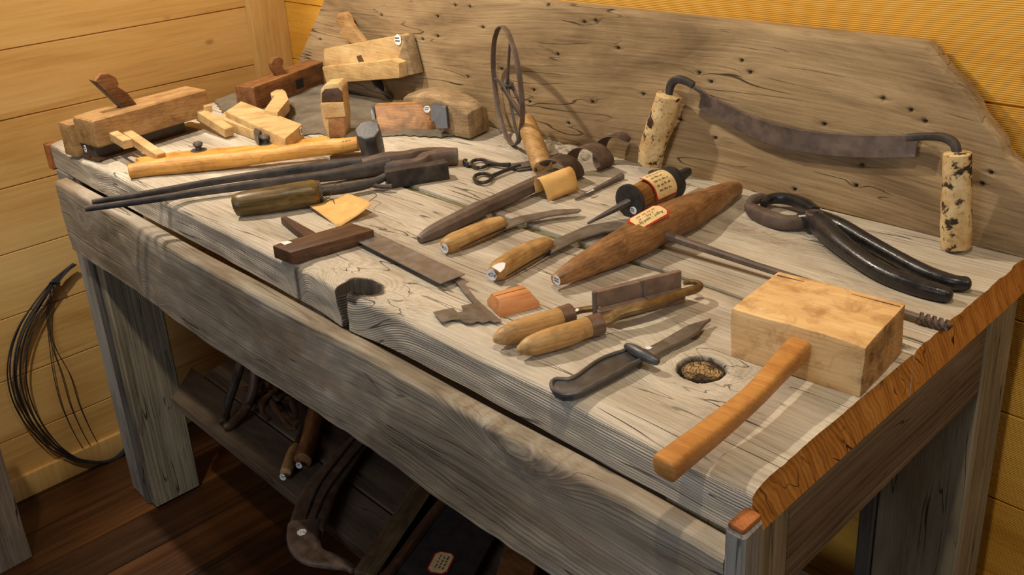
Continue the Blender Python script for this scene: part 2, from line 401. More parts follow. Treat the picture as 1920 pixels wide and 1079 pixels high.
W_PALE = wood('pale_beech', srgb(156, 122, 78), srgb(196, 164, 114), srgb(218, 190, 142), dirt=0.25, dirtcol=srgb(110, 76, 42))
W_TAN = wood('tan_plane_wood', srgb(118, 84, 50), srgb(162, 126, 82), srgb(192, 158, 110), dirt=0.4, dirtcol=srgb(82, 52, 28))
W_BROWN = wood('brown_oiled_wood', srgb(70, 42, 22), srgb(122, 80, 46), srgb(158, 112, 70), dirt=0.45)
W_RUSS = wood('russet_plane_wood', srgb(104, 68, 38), srgb(154, 108, 64), srgb(188, 142, 92), dirt=0.55, dirtcol=srgb(62, 40, 26))
W_DARK = wood('dark_worn_wood', srgb(48, 32, 24), srgb(84, 58, 42), srgb(116, 84, 62), dirt=0.4)
W_YEL = wood('golden_handle_wood', srgb(160, 104, 40), srgb(206, 150, 70), srgb(226, 178, 100), dirt=0.4, dirtcol=srgb(96, 62, 32), rough=0.5)
W_HAND = wood('worn_handle_wood', srgb(128, 94, 54), srgb(176, 138, 86), srgb(206, 172, 120), dirt=0.45, dirtcol=srgb(84, 54, 28), rough=0.45)
W_GIM = wood('oiled_auger_handle', srgb(82, 54, 32), srgb(140, 100, 62), srgb(184, 140, 94), dirt=0.5, dirtcol=srgb(66, 40, 24), rough=0.45)
W_GREY = wood('grey_block_wood', srgb(96, 76, 54), srgb(146, 122, 90), srgb(182, 158, 120), dirt=0.4, dirtcol=srgb(78, 58, 38), rough=0.8)
W_RED = wood('reddish_offcut', srgb(166, 104, 58), srgb(200, 136, 84), srgb(216, 160, 108), dirt=0.05, rough=0.5)
W_MAL = wood('maple_mallet_head', srgb(196, 152, 98), srgb(220, 180, 124), srgb(234, 202, 150), dirt=0.6, dirtcol=srgb(150, 104, 58), rough=0.6, bump=0.0006)
W_MALE = wood('mallet_end_grain', srgb(150, 110, 68), srgb(196, 154, 104), srgb(218, 180, 130), dirt=0.75, dirtcol=srgb(70, 54, 38), rough=0.75, bump=0.0012)
W_MALH = wood('mallet_handle_wood', srgb(158, 104, 52), srgb(186, 130, 68), srgb(206, 154, 90), dirt=0.3, dirtcol=srgb(120, 68, 32), rough=0.4)
W_SPOOL = wood('burnt_spool_wood', srgb(80, 50, 26), srgb(140, 98, 52), srgb(182, 140, 84), dirt=0.5)
W_CHAR = plain('charred_wood', (0.012, 0.011, 0.011, 1), 0.6, sc=90, c2=(0.035, 0.032, 0.03, 1), bump=0.001)
def birch():
    g = G('peeling_pale_grip'); v = g.coords(); a = g.noise(v, 42, 5, 0.6, 0.3); b = g.noise(v, 26, 4, 0.7)
    col = g.ramp(b, [(0.3, srgb(178, 140, 88)), (0.5, srgb(206, 176, 124)), (0.7, srgb(222, 198, 152))])
    col = g.mix(g.mr(a, 0.56, 0.6), col, srgb(52, 40, 30)); col = g.mix(g.mr(g.noise(v, 160, 3), 0.56, 0.7, 0, .6), col, srgb(120, 90, 56))
    return g.fin(col, 0.7, g.math('SUBTRACT', b, a), 0.0012, spec=0.3)
W_GRIP = birch()
PAPER = plain('manila_paper', srgb(214, 168, 100), 0.8, sc=60, c2=srgb(228, 186, 120), spec=0.2)
LABELP = plain('cream_label_paper', srgb(214, 184, 128), 0.75, sc=90, c2=srgb(232, 208, 156), spec=0.2)
REDP = plain('red_label_border', srgb(186, 34, 34), 0.6)
WHITE = plain('white_paint_dot', srgb(214, 218, 222), 0.6, sc=300, c2=srgb(232, 234, 236), spec=0.3)
INK = plain('dark_ink', (0.012, 0.01, 0.012, 1), 0.6)
STRING = plain('dark_wire_string', (0.05, 0.035, 0.02, 1), 0.7)
WIRE = plain('black_wire', (0.02, 0.018, 0.02, 1), 0.5, spec=0.5)
BARK = plain('greenish_gap_wood', srgb(92, 92, 58), 0.9, sc=70, c2=srgb(128, 120, 82), bump=0.002)
LEATH = plain('dark_leather', (0.03, 0.018, 0.01, 1), 0.6, sc=60, c2=(0.075, 0.048, 0.03, 1), bump=0.001)
def clothm():
    g = G('grey_canvas'); v = g.coords(False); a = g.noise(v, 14, 5, 0.6); w = g.n('TexWave', {'Vector': v, 'Scale': 260.0, 'Distortion': 1.0}).outputs['Fac']
    return g.fin(g.ramp(a, [(0.3, srgb(84, 76, 66)), (0.7, srgb(128, 118, 102))]), 0.95, g.math('MULTIPLY_ADD', w, 0.3, a), 0.0008, spec=0.1)
CLOTH = clothm()
KNOTM = None
def knotm():
    g = G('cracked_knot_end'); v = g.coords(False); q = g.n('SeparateXYZ', {0: v})
    r = g.n('VectorMath', {0: g.n('CombineXYZ', {0: q.outputs[0], 1: q.outputs[1], 2: 0.0}).outputs[0]}, operation='LENGTH').outputs['Value']
    r = g.math('MULTIPLY_ADD', g.noise(v, 40, 3), 0.006, r)
    ring = g.math('MULTIPLY_ADD', g.math('SINE', g.math('MULTIPLY', r, 2 * PI / 0.0032)), 0.5, 0.5)
    vo = g.n('TexVoronoi', {'Vector': v, 'Scale': 150.0}, feature='DISTANCE_TO_EDGE').outputs['Distance']
    ck = g.mr(vo, 0.01, 0.05, 1, 0)
    col = g.mix(g.math('MULTIPLY', ring, 0.55), srgb(190, 158, 110), srgb(120, 88, 56))
    n = g.noise(v, 36, 3); col = g.mix(g.mr(n, 0.48, 0.58), col, srgb(78, 60, 46))
    col = g.mix(g.mr(r, 0.021, 0.026), col, srgb(40, 28, 20))
    col = g.mix(g.math('MULTIPLY', ck, 0.8), col, (0.012, 0.008, 0.006, 1))
    return g.fin(col, 0.85, g.math('SUBTRACT', ring, g.math('MULTIPLY', ck, 3.0)), 0.0012, spec=0.2)
KNOTM = knotm()
# ================================================================ the room
def sstep(a, b, x):
    t = min(max((x - a) / (b - a), 0), 1); return t * t * (3 - 2 * t)
I4 = Matrix.Identity(4)
XL, YB, PITCH, ZG = -1.915, 0.705, 0.153, Z0 + 0.182
def sidingwall(name, axis, face, lo, hi, zt, m):
    prof = []                                        # (depth, z): boards with open V joints
    z = ZG
    while z > 0: z -= PITCH
    prof.append((0, 0.0)); z += PITCH
    while z < zt:
        prof += [(0, z - 0.0022), (0.006, z), (0, z + 0.0022)]; z += PITCH
    prof.append((0, zt)); pr = prof + [(0.04, zt), (0.04, 0.0)]
    n = len(pr); vs = []
    for e in (lo, hi):
        for d, zz in pr: vs.append(V((e, face + d, zz)) if axis == 'X' else V((face - d, e, zz)))
    fs = [(i, (i + 1) % n, (i + 1) % n + n, i + n) for i in range(n)]
    solo(name, (vs, fs), m, None, None, I4, kind='structure', sharp=20)
sidingwall('wall_back', 'X', YB, XL - 0.04, 1.6, 2.5, PINE_B)
sidingwall('wall_left', 'Y', XL, -2.6, YB, 2.5, PINE_L)
# floor planks along the depth of the room with fine joints
vs, fs = [], []
x = -2.025
while x < 1.6:
    for g_ in (box(x + 0.0012, x + 0.1338, -2.6, YB + 0.03, -0.03, 0.0),):
        o = len(vs); vs += g_[0]; fs += [tuple(i + o for i in f) for f in g_[1]]
    x += 0.135
o = len(vs); gb = box(-2.0, 1.6, -2.6, YB + 0.03, -0.05, -0.004); vs += gb[0]; fs += [tuple(i + o for i in f) for f in gb[1]]
solo('floor', (vs, fs), FLOORM, None, None, I4, kind='structure', sharp=20)
solo('trim_1', bev(box(XL, XL + 0.028, 0.60, YB, 0.0, 2.5), 0.004), PINE_T, None, None, I4, kind='structure')
solo('baseboard_left', bev(box(XL, XL + 0.014, -2.6, 0.60, 0.0, 0.062), 0.003), PINE_T, None, None, I4, kind='structure')

# ================================================================ weathered planks as meshes with a grain field
def nz(x, y, z, s=0.0): return noise.noise(V((x + s, y - s, z + 2 * s)))
def plank(name, xs, loop, disp, sfun, dkfun, m, parent, endm=None, label=None, solo_kw=None, rwf=None):
    vs, gv, dk, rw = [], [], [], []
    n = len(loop(xs[0]))
    for x in xs:
        for (y, z) in loop(x):
            gv.append((x, y, sfun(x, y, z))); q = disp(x, y, z); vs.append(V((q[0], q[1], Z0 + q[2]))); dk.append(dkfun(x, y, z)); rw.append(rwf(x, y, z) if rwf else 1.0)
    fs = []
    for i in range(len(xs) - 1):
        for k in range(n):
            k2 = (k + 1) % n; fs.append((i * n + k, (i + 1) * n + k, (i + 1) * n + k2, i * n + k2))
    L = (len(xs) - 1) * n
    fs.append(tuple(range(n - 1, -1, -1))); fs.append(tuple(L + k for k in range(n)))
    kw = dict(sharp=50)
    if endm:
        kw['mats'] = [m, endm]; kw['mi'] = lambda p: 1 if len(p.vertices) > 6 else 0
    if solo_kw: o = solo(name, (vs, fs), m, sharp=50, **solo_kw)
    else: o = part(name, (vs, fs), m, parent, label, **kw)
    a = o.data.attributes.new('gv', 'FLOAT_VECTOR', 'POINT'); a.data.foreach_set('vector', [c for q in gv for c in q])
    b = o.data.attributes.new('dk', 'FLOAT', 'POINT'); b.data.foreach_set('value', dk)
    b = o.data.attributes.new('rw', 'FLOAT', 'POINT'); b.data.foreach_set('value', rw)
    return o
def rng(a, b, st):
    n = max(1, round((b - a) / st)); return [a + (b - a) * i / n for i in range(n + 1)]
def xgrid(a, b, st, fine):
    xs = []; x = a
    while x < b - 1e-6:
        xs.append(x); s = st
        for c, w, fs_ in fine:
            if abs(x - c) < w: s = fs_
        x += s
    xs.append(b); return xs
def rect(y0, y1, z0, z1, r, st, stf=None, coarse_back=True, coarse_bot=True):
    p = [(y0, z) for z in rng(z0, z1 - r, stf or st)]
    for k in range(1, 5):
        a = k / 5 * PI / 2; p.append((y0 + r - r * math.cos(a), z1 - r + r * math.sin(a)))
    p += [(y, z1) for y in rng(y0 + r, y1 - r, st)]
    for k in range(1, 4):
        a = k / 4 * PI / 2; p.append((y1 - r + r * math.sin(a), z1 - r + r * math.cos(a)))
    p += [(y1, z) for z in rng(z1 - r, z0, 0.02)]
    p += [(y, z0) for y in rng(y1, y0, 0.05)[1:-1]]
    return p
LEN = 1.745
bench = thing('workbench', 'long weathered grey plank workbench with a sawn orange end, covered in old tools', 'workbench', at(T(-LEN / 2, 0.33, -Z0)))
KX, KY = -0.155, 0.139                      # round knot
CXV, CYV = -0.632, 0.012                    # rotten knot hole in the front edge
knots = [(KX, KY, 0.055, 0.045, 0.050), (CXV + .012, 0.020, 0.075, 0.045, 0.050), (-1.50, 0.05, 0.05, 0.05, 0.05), (-0.765, -0.005, 0.022, 0.03, 0.03), (-0.83, 0.17, 0.09, 0.035, 0.028), (-1.12, 0.22, 0.12, 0.04, 0.02)]
def s_front(x, y, z):
    s = z + 0.38 * y + 0.012 * nz(x * 1.5, y * 4, 0) + 0.003 * nz(x * 5, y * 12, 0.3)
    for kx, ky, sx, sy, am in knots: s += am * math.exp(-((x - kx) / sx) ** 2 - ((y - ky) / sy) ** 2)
    return s
def cav(x, y, z, g=1.0):                            # rotten hole: ellipse in the top running out through the front face
    n_ = 0.15 * nz(x * 60, y * 60, z * 60)
    e = 1 - sstep(0.82, 1.0, math.hypot((x - CXV - 0.014) / 0.030, (y - 0.020) / 0.017) + n_ - (g - 1))
    w = (0.0075 + 0.006 * sstep(-0.05, 0.0, z)) * g
    s_ = (1 - sstep(w * 0.75, w, abs(x - CXV + 0.006 + 0.10 * z) + 0.002 * n_)) * (1 - sstep(0.016, 0.024, y / g))
    return max(e if z > -0.012 or y > 0.004 else 0, s_), s_
def d_front(x, y, z):
    top = sstep(-0.012, 0, z); fr = 1 - sstep(0.0, 0.012, y)
    dz = 0.0016 * nz(x * 6, y * 14, 0) * top + 0.0006 * nz(x * 25, y * 90, 0) * top
    dy = (0.0035 * nz(x * 3.5, 0, z * 10, 3) + 0.0014 * nz(x * 16, 1, z * 60)) * fr
    # worn front edge
    dz -= 0.007 * top * (1 - sstep(0, 0.03, y)) * (0.6 + nz(x * 4, 2, 0)) * sstep(-0.3, -0.1, nz(x * 2, 5, 0) + .1)
    yb = 0
    if y > 0.3: yb = -0.009 * sstep(-0.97, -0.9, x) * (1 - sstep(-0.42, -0.36, x)) + 0.002 * nz(x * 20, 3, 0) + 0.0068 * sstep(-0.2, -0.1, x)
    r = math.hypot(x - KX, (y - KY) * 1.0)
    dz -= 0.008 * (1 - sstep(0.0250, 0.0275, r + 0.002 * nz(x * 90, y * 90, 0))) * top
    dz += 0.0015 * math.exp(-((r - 0.034) / 0.012) ** 2) * top
    # swelling round the rotten knot, and the hole
    rr = math.hypot((x - CXV), (y - 0.02)); dz += 0.003 * math.exp(-(rr / 0.05) ** 2) * top; dy -= 0.007 * math.exp(-((x - CXV) / 0.05) ** 2) * fr
    c, s_ = cav(x, y, z)
    if c > 0:
        if z > -0.012: dz -= 0.026 * c + 0.022 * s_
        dy += 0.022 * s_ * fr
    dx = 0.0
    if abs(x) < 1e-6: dx = 0.0012 * nz(y * 60, z * 40, 0) - 0.004 * (1 - sstep(0.0, 0.012, -z)) * (0.5 + nz(y * 30, 1, 0))
    return x + dx, y + dy + yb, z + dz
def dk_front(x, y, z):
    c = cav(x, y, z, 1.28)[0]; r = math.hypot(x - KX, y - KY)
    d = min(1, c * 1.6) * 0.88
    if z > -0.02: d = max(d, (1 - sstep(0.0262, 0.0285, r)) * 0.92)
    for kx, ky, sx in ((-1.505, 0.05, 0.012), (-0.76, 0.0, 0.008)):
        d = max(d, 0.75 * (1 - sstep(sx * 0.4, sx, math.hypot(x - kx, y - ky))))
    return d
xs = xgrid(-LEN, 0, 0.0042, [(CXV, 0.07, 0.0014), (KX, 0.04, 0.0014)])
fl = rect(0.0, 0.313, -0.056, 0.0, 0.008, 0.0028, 0.0028)
plank('front_plank', xs, lambda x: fl, d_front, s_front, dk_front, BT, bench, ENDG, rwf=lambda x, y, z: max(1 - sstep(0.0, 0.010, y), 0.3 + 0.5 * math.exp(-(math.hypot(x - CXV, y - .02) / .07) ** 2)))
bp = part('knot', lathe([(0, 0.0235), (0.004, 0.0240), (0.0062, 0.0232), (0.0072, 0.019), (0.0068, 0.009), (0.0072, 0.0005)], Matrix.Translation(T(KX + 0.0015, KY, -0.0078)) @ Matrix.Rotation(-PI / 2, 4, 'Y'), 48), KNOTM, bench, 'dark cracked round knot')
me = bp.data                                 # knot texture is centred on the knot itself
fr = at(T(KX + 0.0015, KY, -0.0078)); inv = fr.inverted() @ WM[bench.name]
for v in me.vertices: v.co = inv @ v.co
bp.matrix_parent_inverse = I4; bp.location = (WM[bench.name].inverted() @ fr).to_translation()
rk = [(-0.80, 0.60, 0.11, 0.05, 0.05), (-0.36, 0.49, 0.10, 0.045, 0.035), (-0.05, 0.42, 0.10, 0.03, 0.02), (-1.2, 0.5, .1, .05, .04)]
def s_rear(x, y, z):
    s = z + 0.38 * y + 0.012 * nz(x * 1.3, y * 4, 4) + 0.003 * nz(x * 4, y * 12, 7)
    for kx, ky, sx, sy, am in rk: s += am * math.exp(-((x - kx) / sx) ** 2 - ((y - ky) / sy) ** 2)
    return s
def d_rear(x, y, z):
    top = sstep(-0.012, 0, z)
    dz = 0.002 * nz(x * 5, y * 12, 3) * top
    k = math.exp(-((x + 0.80) / 0.10) ** 2 - ((y - 0.60) / 0.05) ** 2)
    dz += top * k * (0.006 + 0.009 * nz(x * 45, y * 55, 0) + 0.004 * nz(x * 120, y * 150, 3))
    k = math.exp(-((x + 0.37) / 0.07) ** 2 - ((y - 0.50) / 0.035) ** 2); dz += top * k * 0.003
    if x > -0.001: return x + 0.0012 * nz(y * 60, z * 40, 0) - 0.003 * (1 - sstep(0.0, 0.01, -z)) * (0.5 + nz(y * 30, 1, 0)), y, z + dz
    return x, y + (0.002 * nz(x * 22, 9, 0) if y < 0.33 else 0), z + dz
def dk_rear(x, y, z):
    k = math.exp(-((x + 0.80) / 0.09) ** 2 - ((y - 0.60) / 0.045) ** 2)
    return 0.55 * k * sstep(0.0, 0.35, nz(x * 50, y * 60, 5))
rl = rect(0.319, 0.682, -0.056, 0.0, 0.004, 0.0042, 0.006)
plank('rear_plank', xgrid(-LEN, 0, 0.006, [(-0.8, 0.14, 0.003)]), lambda x: rl, d_rear, s_rear, dk_rear, BT, bench, ENDG, rwf=lambda x, y, z: 0.35)
part('gap_strip', wob(subd(box(-1.70, -0.01, 0.298, 0.324, Z0 - 0.05, Z0 - 0.0065), 0), 0, 1) if 0 else wob(sweep([(x_, 0.311, Z0 - 0.022, 0.014, 0.016 + 0.002 * math.sin(x_ * 40)) for x_ in rng(-1.70, -0.004, 0.02)], seg=10, sm=1, e=0.6), 0.0018, 60), BARK, bench, 'greenish wood showing in the gap between the planks')
# apron
AXL = PY(104, 345, -0.033).x; CPX0, CPX1 = PY(1356, 1000, -0.036).x, PY(1395, 1000, -0.036).x
def s_ap(x, y, z):
    s = z * 0.9 + 0.02 * nz(x * 1.5, 0, z * 3) + 0.006 * nz(x * 4, 2, z * 14)
    for kx, kz, sx, sz, am in ((-1.545, -0.12, 0.03, 0.02, 0.05), (-1.26, -0.19, 0.05, 0.02, 0.05), (-0.28, -0.075, 0.08, 0.03, 0.06), (-0.70, -0.12, 0.2, 0.02, 0.02), (-1.70, -0.075, 0.03, 0.03, 0.04)):
        s += am * math.exp(-((x - kx) / sx) ** 2 - ((z - kz) / sz) ** 2)
    return s
def d_ap(x, y, z):
    tp = sstep(-0.075, -0.058, z); bt = 1 - sstep(-0.215, -0.20, z); f = 1 - sstep(-0.035, -0.025, y)
    return x, y + (0.004 * nz(x * 4, 0, z * 12) + 0.002 * nz(x * 30, 1, z * 30)) * f + 0.003 * nz(x * 6, 4, 0) * f + (0.004 * math.exp(-((x + 0.27) / 0.05) ** 2 - ((z + 0.08) / 0.03) ** 2) * nz(x * 70, 0, z * 70) * f), z + 0.004 * nz(x * 3.3, 8, 0) * tp + bt * 0.006 * nz(x * 2.5, 3, 0)
al_ = rect(-0.033, -0.002, -0.214, -0.058, 0.009, 0.005, 0.005)
plank('front_apron', xgrid(AXL, CPX0 - 0.001, 0.006, [(-0.27, 0.08, 0.003)]), lambda x: al_, d_ap, s_ap, lambda x, y, z: 0.7 * sstep(0.5, 1, math.exp(-((x + 0.255) / 0.02) ** 2 - ((z + 0.08) / 0.014) ** 2)) * sstep(0, .3, nz(x * 90, 0, z * 90)), BA, bench)
def post(name, x0, x1, y0, y1, z0, z1, m, b=0.003, lab=None, par=bench):
    return part(name, wob(bev(subd(box(x0, x1, y0, y1, Z0 + z0, Z0 + z1), 3), b, 1, 60), 0.0015, 14, x0 * 9), m, par, lab)
CAPM = wood('sawn_reddish_block', srgb(120, 66, 32), srgb(164, 98, 54), srgb(186, 124, 76), axis='Z')
# front right corner
post('corner_post', CPX0, CPX1, -0.036, -0.003, -Z0, -0.022, LEGL)
part('post_cap', bev(box(CPX0 + .002, CPX1 - .002, -0.0335, -0.004, Z0 - 0.023, Z0 - 0.0165), 0.003), CAPM, bench, 'reddish broken top of the corner post')
post('leg', -0.10, -0.002, 0.0005, 0.072, -Z0, -0.0575, LEGM)
post('leg', -0.125, -0.004, 0.556, 0.650, -Z0, -0.0575, LEGM)
post('leg_board', -0.15, -0.126, 0.552, 0.650, -Z0, -0.0575, LEGD)
post('end_rail', -0.026, -0.006, 0.0745, 0.555, -0.170, -0.0575, ENDA)
# left legs
post('corner_block', -1.768, -1.747, -0.006, 0.026, -0.062, -0.003, CAPM)
post('leg_board', -1.742, -1.672, -0.0005, 0.112, -Z0, -0.0575, LEGL)
post('leg_board', -1.671, -1.645, -0.002, 0.07, -Z0, -0.0575, LEGD)
post('leg', -1.643, -1.612, 0.003, 0.118, -Z0 + 0.004, -0.0575, LEGM)
post('leg', -1.742, -1.63, 0.54, 0.65, -Z0, -0.0575, LEGM)
post('back_rail', -1.625, -0.155, 0.625, 0.648, -0.20, -0.0575, ENDA)
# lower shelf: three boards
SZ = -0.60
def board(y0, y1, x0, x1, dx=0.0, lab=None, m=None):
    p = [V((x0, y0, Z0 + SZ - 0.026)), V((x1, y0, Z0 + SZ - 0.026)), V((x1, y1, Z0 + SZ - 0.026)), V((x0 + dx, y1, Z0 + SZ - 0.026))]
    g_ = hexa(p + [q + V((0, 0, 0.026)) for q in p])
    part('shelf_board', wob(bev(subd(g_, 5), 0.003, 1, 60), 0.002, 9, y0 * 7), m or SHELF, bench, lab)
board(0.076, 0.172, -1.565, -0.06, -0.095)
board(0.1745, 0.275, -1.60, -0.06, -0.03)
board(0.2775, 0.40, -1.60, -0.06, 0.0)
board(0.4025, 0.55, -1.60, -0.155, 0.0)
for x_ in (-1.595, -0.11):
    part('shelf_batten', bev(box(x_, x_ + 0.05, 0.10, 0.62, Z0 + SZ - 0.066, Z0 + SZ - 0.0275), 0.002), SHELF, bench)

# backboard leaning on the wall
BO, BN = T(0, 0.642, 0), V((0, 1, -0.10)).normalized()
def bpt(px, py): q = PN(px, py, BO, BN); return q.x, q.z - Z0
lx0, lz0 = bpt(562, 108); lx1, lz1 = bpt(605, 0)
out = [(lx0 - (lx1 - lx0) / (lz1 - lz0) * lz0, 0.0), (lx1, lz1)]
tl = bpt(1011, 0); tr = bpt(1735, 80)
ztop = (tl[1] + tr[1]) / 2
out.append((lx1 + (lx1 - lx0) / (lz1 - lz0) * (ztop - lz1), ztop))
for px_ in ((1735, 81), (1752, 100), (1778, 136), (1805, 160), (1832, 200), (1842, 222), (1876, 262), (1884, 290), (1919, 318)): out.append(bpt(*px_))
out.append((out[-1][0] + 0.03, out[-1][1] - 0.03)); out.append((out[-1][0] + 0.004, 0.02))
def ztop_at(x):
    for (a, b), (c, d) in zip(out, out[1:]):
        if a <= x <= c: return b + (d - b) * (x - a) / max(c - a, 1e-6)
    return out[-1][1]
nails = [bpt(*q) for q in ((820, 32), (853, 11), (880, 14), (905, 53), (792, 75), (820, 69), (715, 30), (600, 75), (940, 131), (1045, 103), (876, 145), (1000, 170), (992, 192), (1110, 193), (1065, 233), (1026, 11), (1095, 43), (1116, 40), (1158, 92), (1205, 178), (1390, 115), (1406, 137), (1332, 155), (1275, 227), (1340, 260), (1545, 235), (1655, 187), (1707, 208), (1733, 229), (1604, 350), (1489, 357), (1615, 312), (1840, 347), (1857, 326), (1790, 118), (1310, 138))]
def s_bb(x, y, z):
    s = z * 0.8 + 0.03 * nz(x * 1.1, 0, z * 2.5, 5) + 0.006 * nz(x * 4, 1, z * 14, 5)
    for kx, kz in nails: s += 0.006 * math.exp(-((x - kx) / 0.014) ** 2 - ((z - kz) / 0.006) ** 2)
    return s
def dk_bb(x, y, z):
    d = 0.0
    for kx, kz in nails:
        if abs(x - kx) < 0.03: d = max(d, 1 - sstep(0.0018, 0.0042, math.hypot((x - kx) * 0.75, z - kz)), 0.55 * math.exp(-((x - kx) / 0.012) ** 2 - ((z - kz) / 0.0016) ** 2))
    return d * 0.95
NB = 96
def bloop(x):
    zt = max(ztop_at(x), 0.012); p = []
    for k in range(NB + 1):
        t = k / NB; z = zt * t; p.append((0.642 + 0.1 * z + (0.006 * sstep(0.94, 1, t) ** 2), z))
    p.append((0.642 + 0.1 * zt + 0.026, zt - 0.001)); p.append((0.668, 0.0)); return p
def d_bb(x, y, z):
    return x, y + 0.0012 * nz(x * 8, 0, z * 25) + 0.004 * dk_bb(x, y, z), z + 0.001
bxs = xgrid(out[0][0], out[-1][0], 0.0028, [])
plank('backboard', bxs, bloop, d_bb, s_bb, dk_bb, BB, None, solo_kw=dict(label='wide brown weathered board with small dark knots leaning behind the tools', cat='board', fr=at(T(-0.8, 0.655, 0))))
# ================================================================ tools on the bench
def fr2(pa, pb, h=0.0, hb=None):             # frame on the bench from two photo pixels
    return frame(P(pa[0], pa[1], h), P(pb[0], pb[1], h if hb is None else hb))
def L(m, g): return xf(m, g)                 # local geometry -> world
def dot(m, r, lab, parent, text=None, ts=None, seed=1, elong=1.0, name='number_label'):
    """small painted number label lying in the local xy plane of m"""
    rnd = random.Random(seed); n = 18
    pts = [m @ V((math.cos(2 * PI * k / n) * r * elong * (1 + 0.1 * rnd.uniform(-1, 1)), math.sin(2 * PI * k / n) * r * (1 + 0.1 * rnd.uniform(-1, 1)), 0)) for k in range(n)]
    nrm = (m.to_3x3() @ V((0, 0, 1))).normalized()
    o = part(name, prism(pts, nrm * 0.0005), WHITE, parent, lab)
    m2 = Matrix.Translation(nrm * 0.0007) @ m
    if text: part('lettering', textgeo(text, ts or r * 1.1, m2), INK, o)
    else: part('lettering', scribble(m2, r * 1.5 * elong, r * 1.3, 2, r * 0.05, seed), INK, o)
    return o
def facing(p, n, xdir):                      # matrix at p, local z = n, local x = xdir
    n = n.normalized(); x = (xdir - n * xdir.dot(n)).normalized(); y = n.cross(x)
    return Matrix(((x.x, y.x, n.x, p.x), (x.y, y.y, n.y, p.y), (x.z, y.z, n.z, p.z), (0, 0, 0, 1)))
def vx(px, py, x): return PX(px, py, x)

# ---------------------------------------------------------------- wooden mallet
a_, b_ = P(1368, 668, 0), P(1614, 748, 0)
ml = thing('mallet', 'big mallet with pale square wooden head and orange brown handle at near right corner', 'mallet', frame(a_, b_))
F = WM[ml.name]; Lm = (b_ - a_).length; Dm = (P(1720, 671, 0) - b_).length; Hm = 0.0605
hd = wob(bev(subd(box(0, Lm, 0, Dm, 0, Hm), 6), 0.0025, 2, 60), 0.0016, 25)
hd = ([V(v) + (noise.noise_vector(V(v) * 130) * 0.0016 if V(v).z > Hm * 0.9 and V(v).y < 0.012 else V((0, 0, 0))) for v in hd[0]], hd[1])
part('head', L(F, hd), W_MAL, ml, mats=[W_MAL, W_MALE], mi=lambda p: 1 if abs(p.normal.x) > 0.8 else 0)
hw = [(1484, 668, .036, 27), (1456, 697, .034, 25), (1412, 744, .031, 24), (1345, 801, .026, 27), (1285, 848, .023, 30), (1245, 879, .021, 32)]
c0 = P(1500, 664, 0.036)
hp = []
for px, py, h, w in hw:
    q = P(px, py, h); r = w * M2(px, py, h); hp.append((q.x, q.y, q.z, r * 0.84, r * 0.74))
d_ = (V(hp[0][:3]) - V(hp[2][:3])).normalized() * 0.05
hp = [(hp[0][0] + d_.x, hp[0][1] + d_.y, hp[0][2] + d_.z, hp[0][3], hp[0][4])] + hp
part('scored_line', L(F, box(.004, Lm - .003, Dm * .9, Dm * .9 + .0012, Hm - .0005, Hm + .0004)), W_DARK, ml, 'thin dark line across the top of the head')
part('handle', sweep(hp, seg=24, sm=5, e=0.5, cap=0.2), W_MALH, ml, 'orange brown squared handle')

# ---------------------------------------------------------------- large T auger lying behind the mallet
au = thing('gimlet', 'large hand auger with a spindle shaped brown wooden handle and red bordered label', 'auger', fr2((1043, 532), (1385, 352)))
hp = [(1040, 526, .014, 11), (1064, 514, .017, 17), (1110, 490, .021, 24), (1170, 460, .025, 31), (1232, 425, .027, 34), (1290, 398, .025, 31), (1335, 376, .020, 24), (1372, 357, .015, 17), (1381, 353, .013, 12)]
part('handle', wob(ptube(hp, seg=16, sm=6, e=0.8, cap=0.4), 0.0012, 40), W_GIM, au, sharp=28)
sh = [P(1226, 434, .024), P(1262, 446, .0225), P(1420, 499, .0155), P(1600, 556, .010), P(1725, 597, .0075)]
part('shaft', sweep([(p.x, p.y, p.z, r, r) for p, r in zip(sh, (.0062, .0058, .0045, .0042, .0042))], seg=8, sm=2, e=0.7), RUST, au, 'dark iron shaft')
p0, p1 = P(1722, 596, .0075), P(1783, 613, .006); fr_ = frame(p0, p1); ln = (p1 - p0).length; vs, fs = [], []
for i in range(49):                           # twisted double spiral of the bit
    t = i / 48; a = t * 2.5 * 2 * PI; r = 0.0072 * (1 - 0.55 * max(0, t - 0.85) / 0.15)
    for s_, w in ((1, 0.0018), (-1, 0.0018)):
        for k in (1, -1): vs.append(fr_ @ V((t * ln + k * w, r * s_ * math.cos(a), r * s_ * math.sin(a))))
for i in range(48):
    o = i * 4; fs += [(o, o + 4, o + 6, o + 2), (o + 1, o + 3, o + 7, o + 5), (o, o + 1, o + 5, o + 4), (o + 2, o + 6, o + 7, o + 3)]
part('spiral_bit', join((vs, fs), lathe([(0, .0042), (ln * 0.9, .003), (ln, .0006)], fr_, 8)), RUST, au)
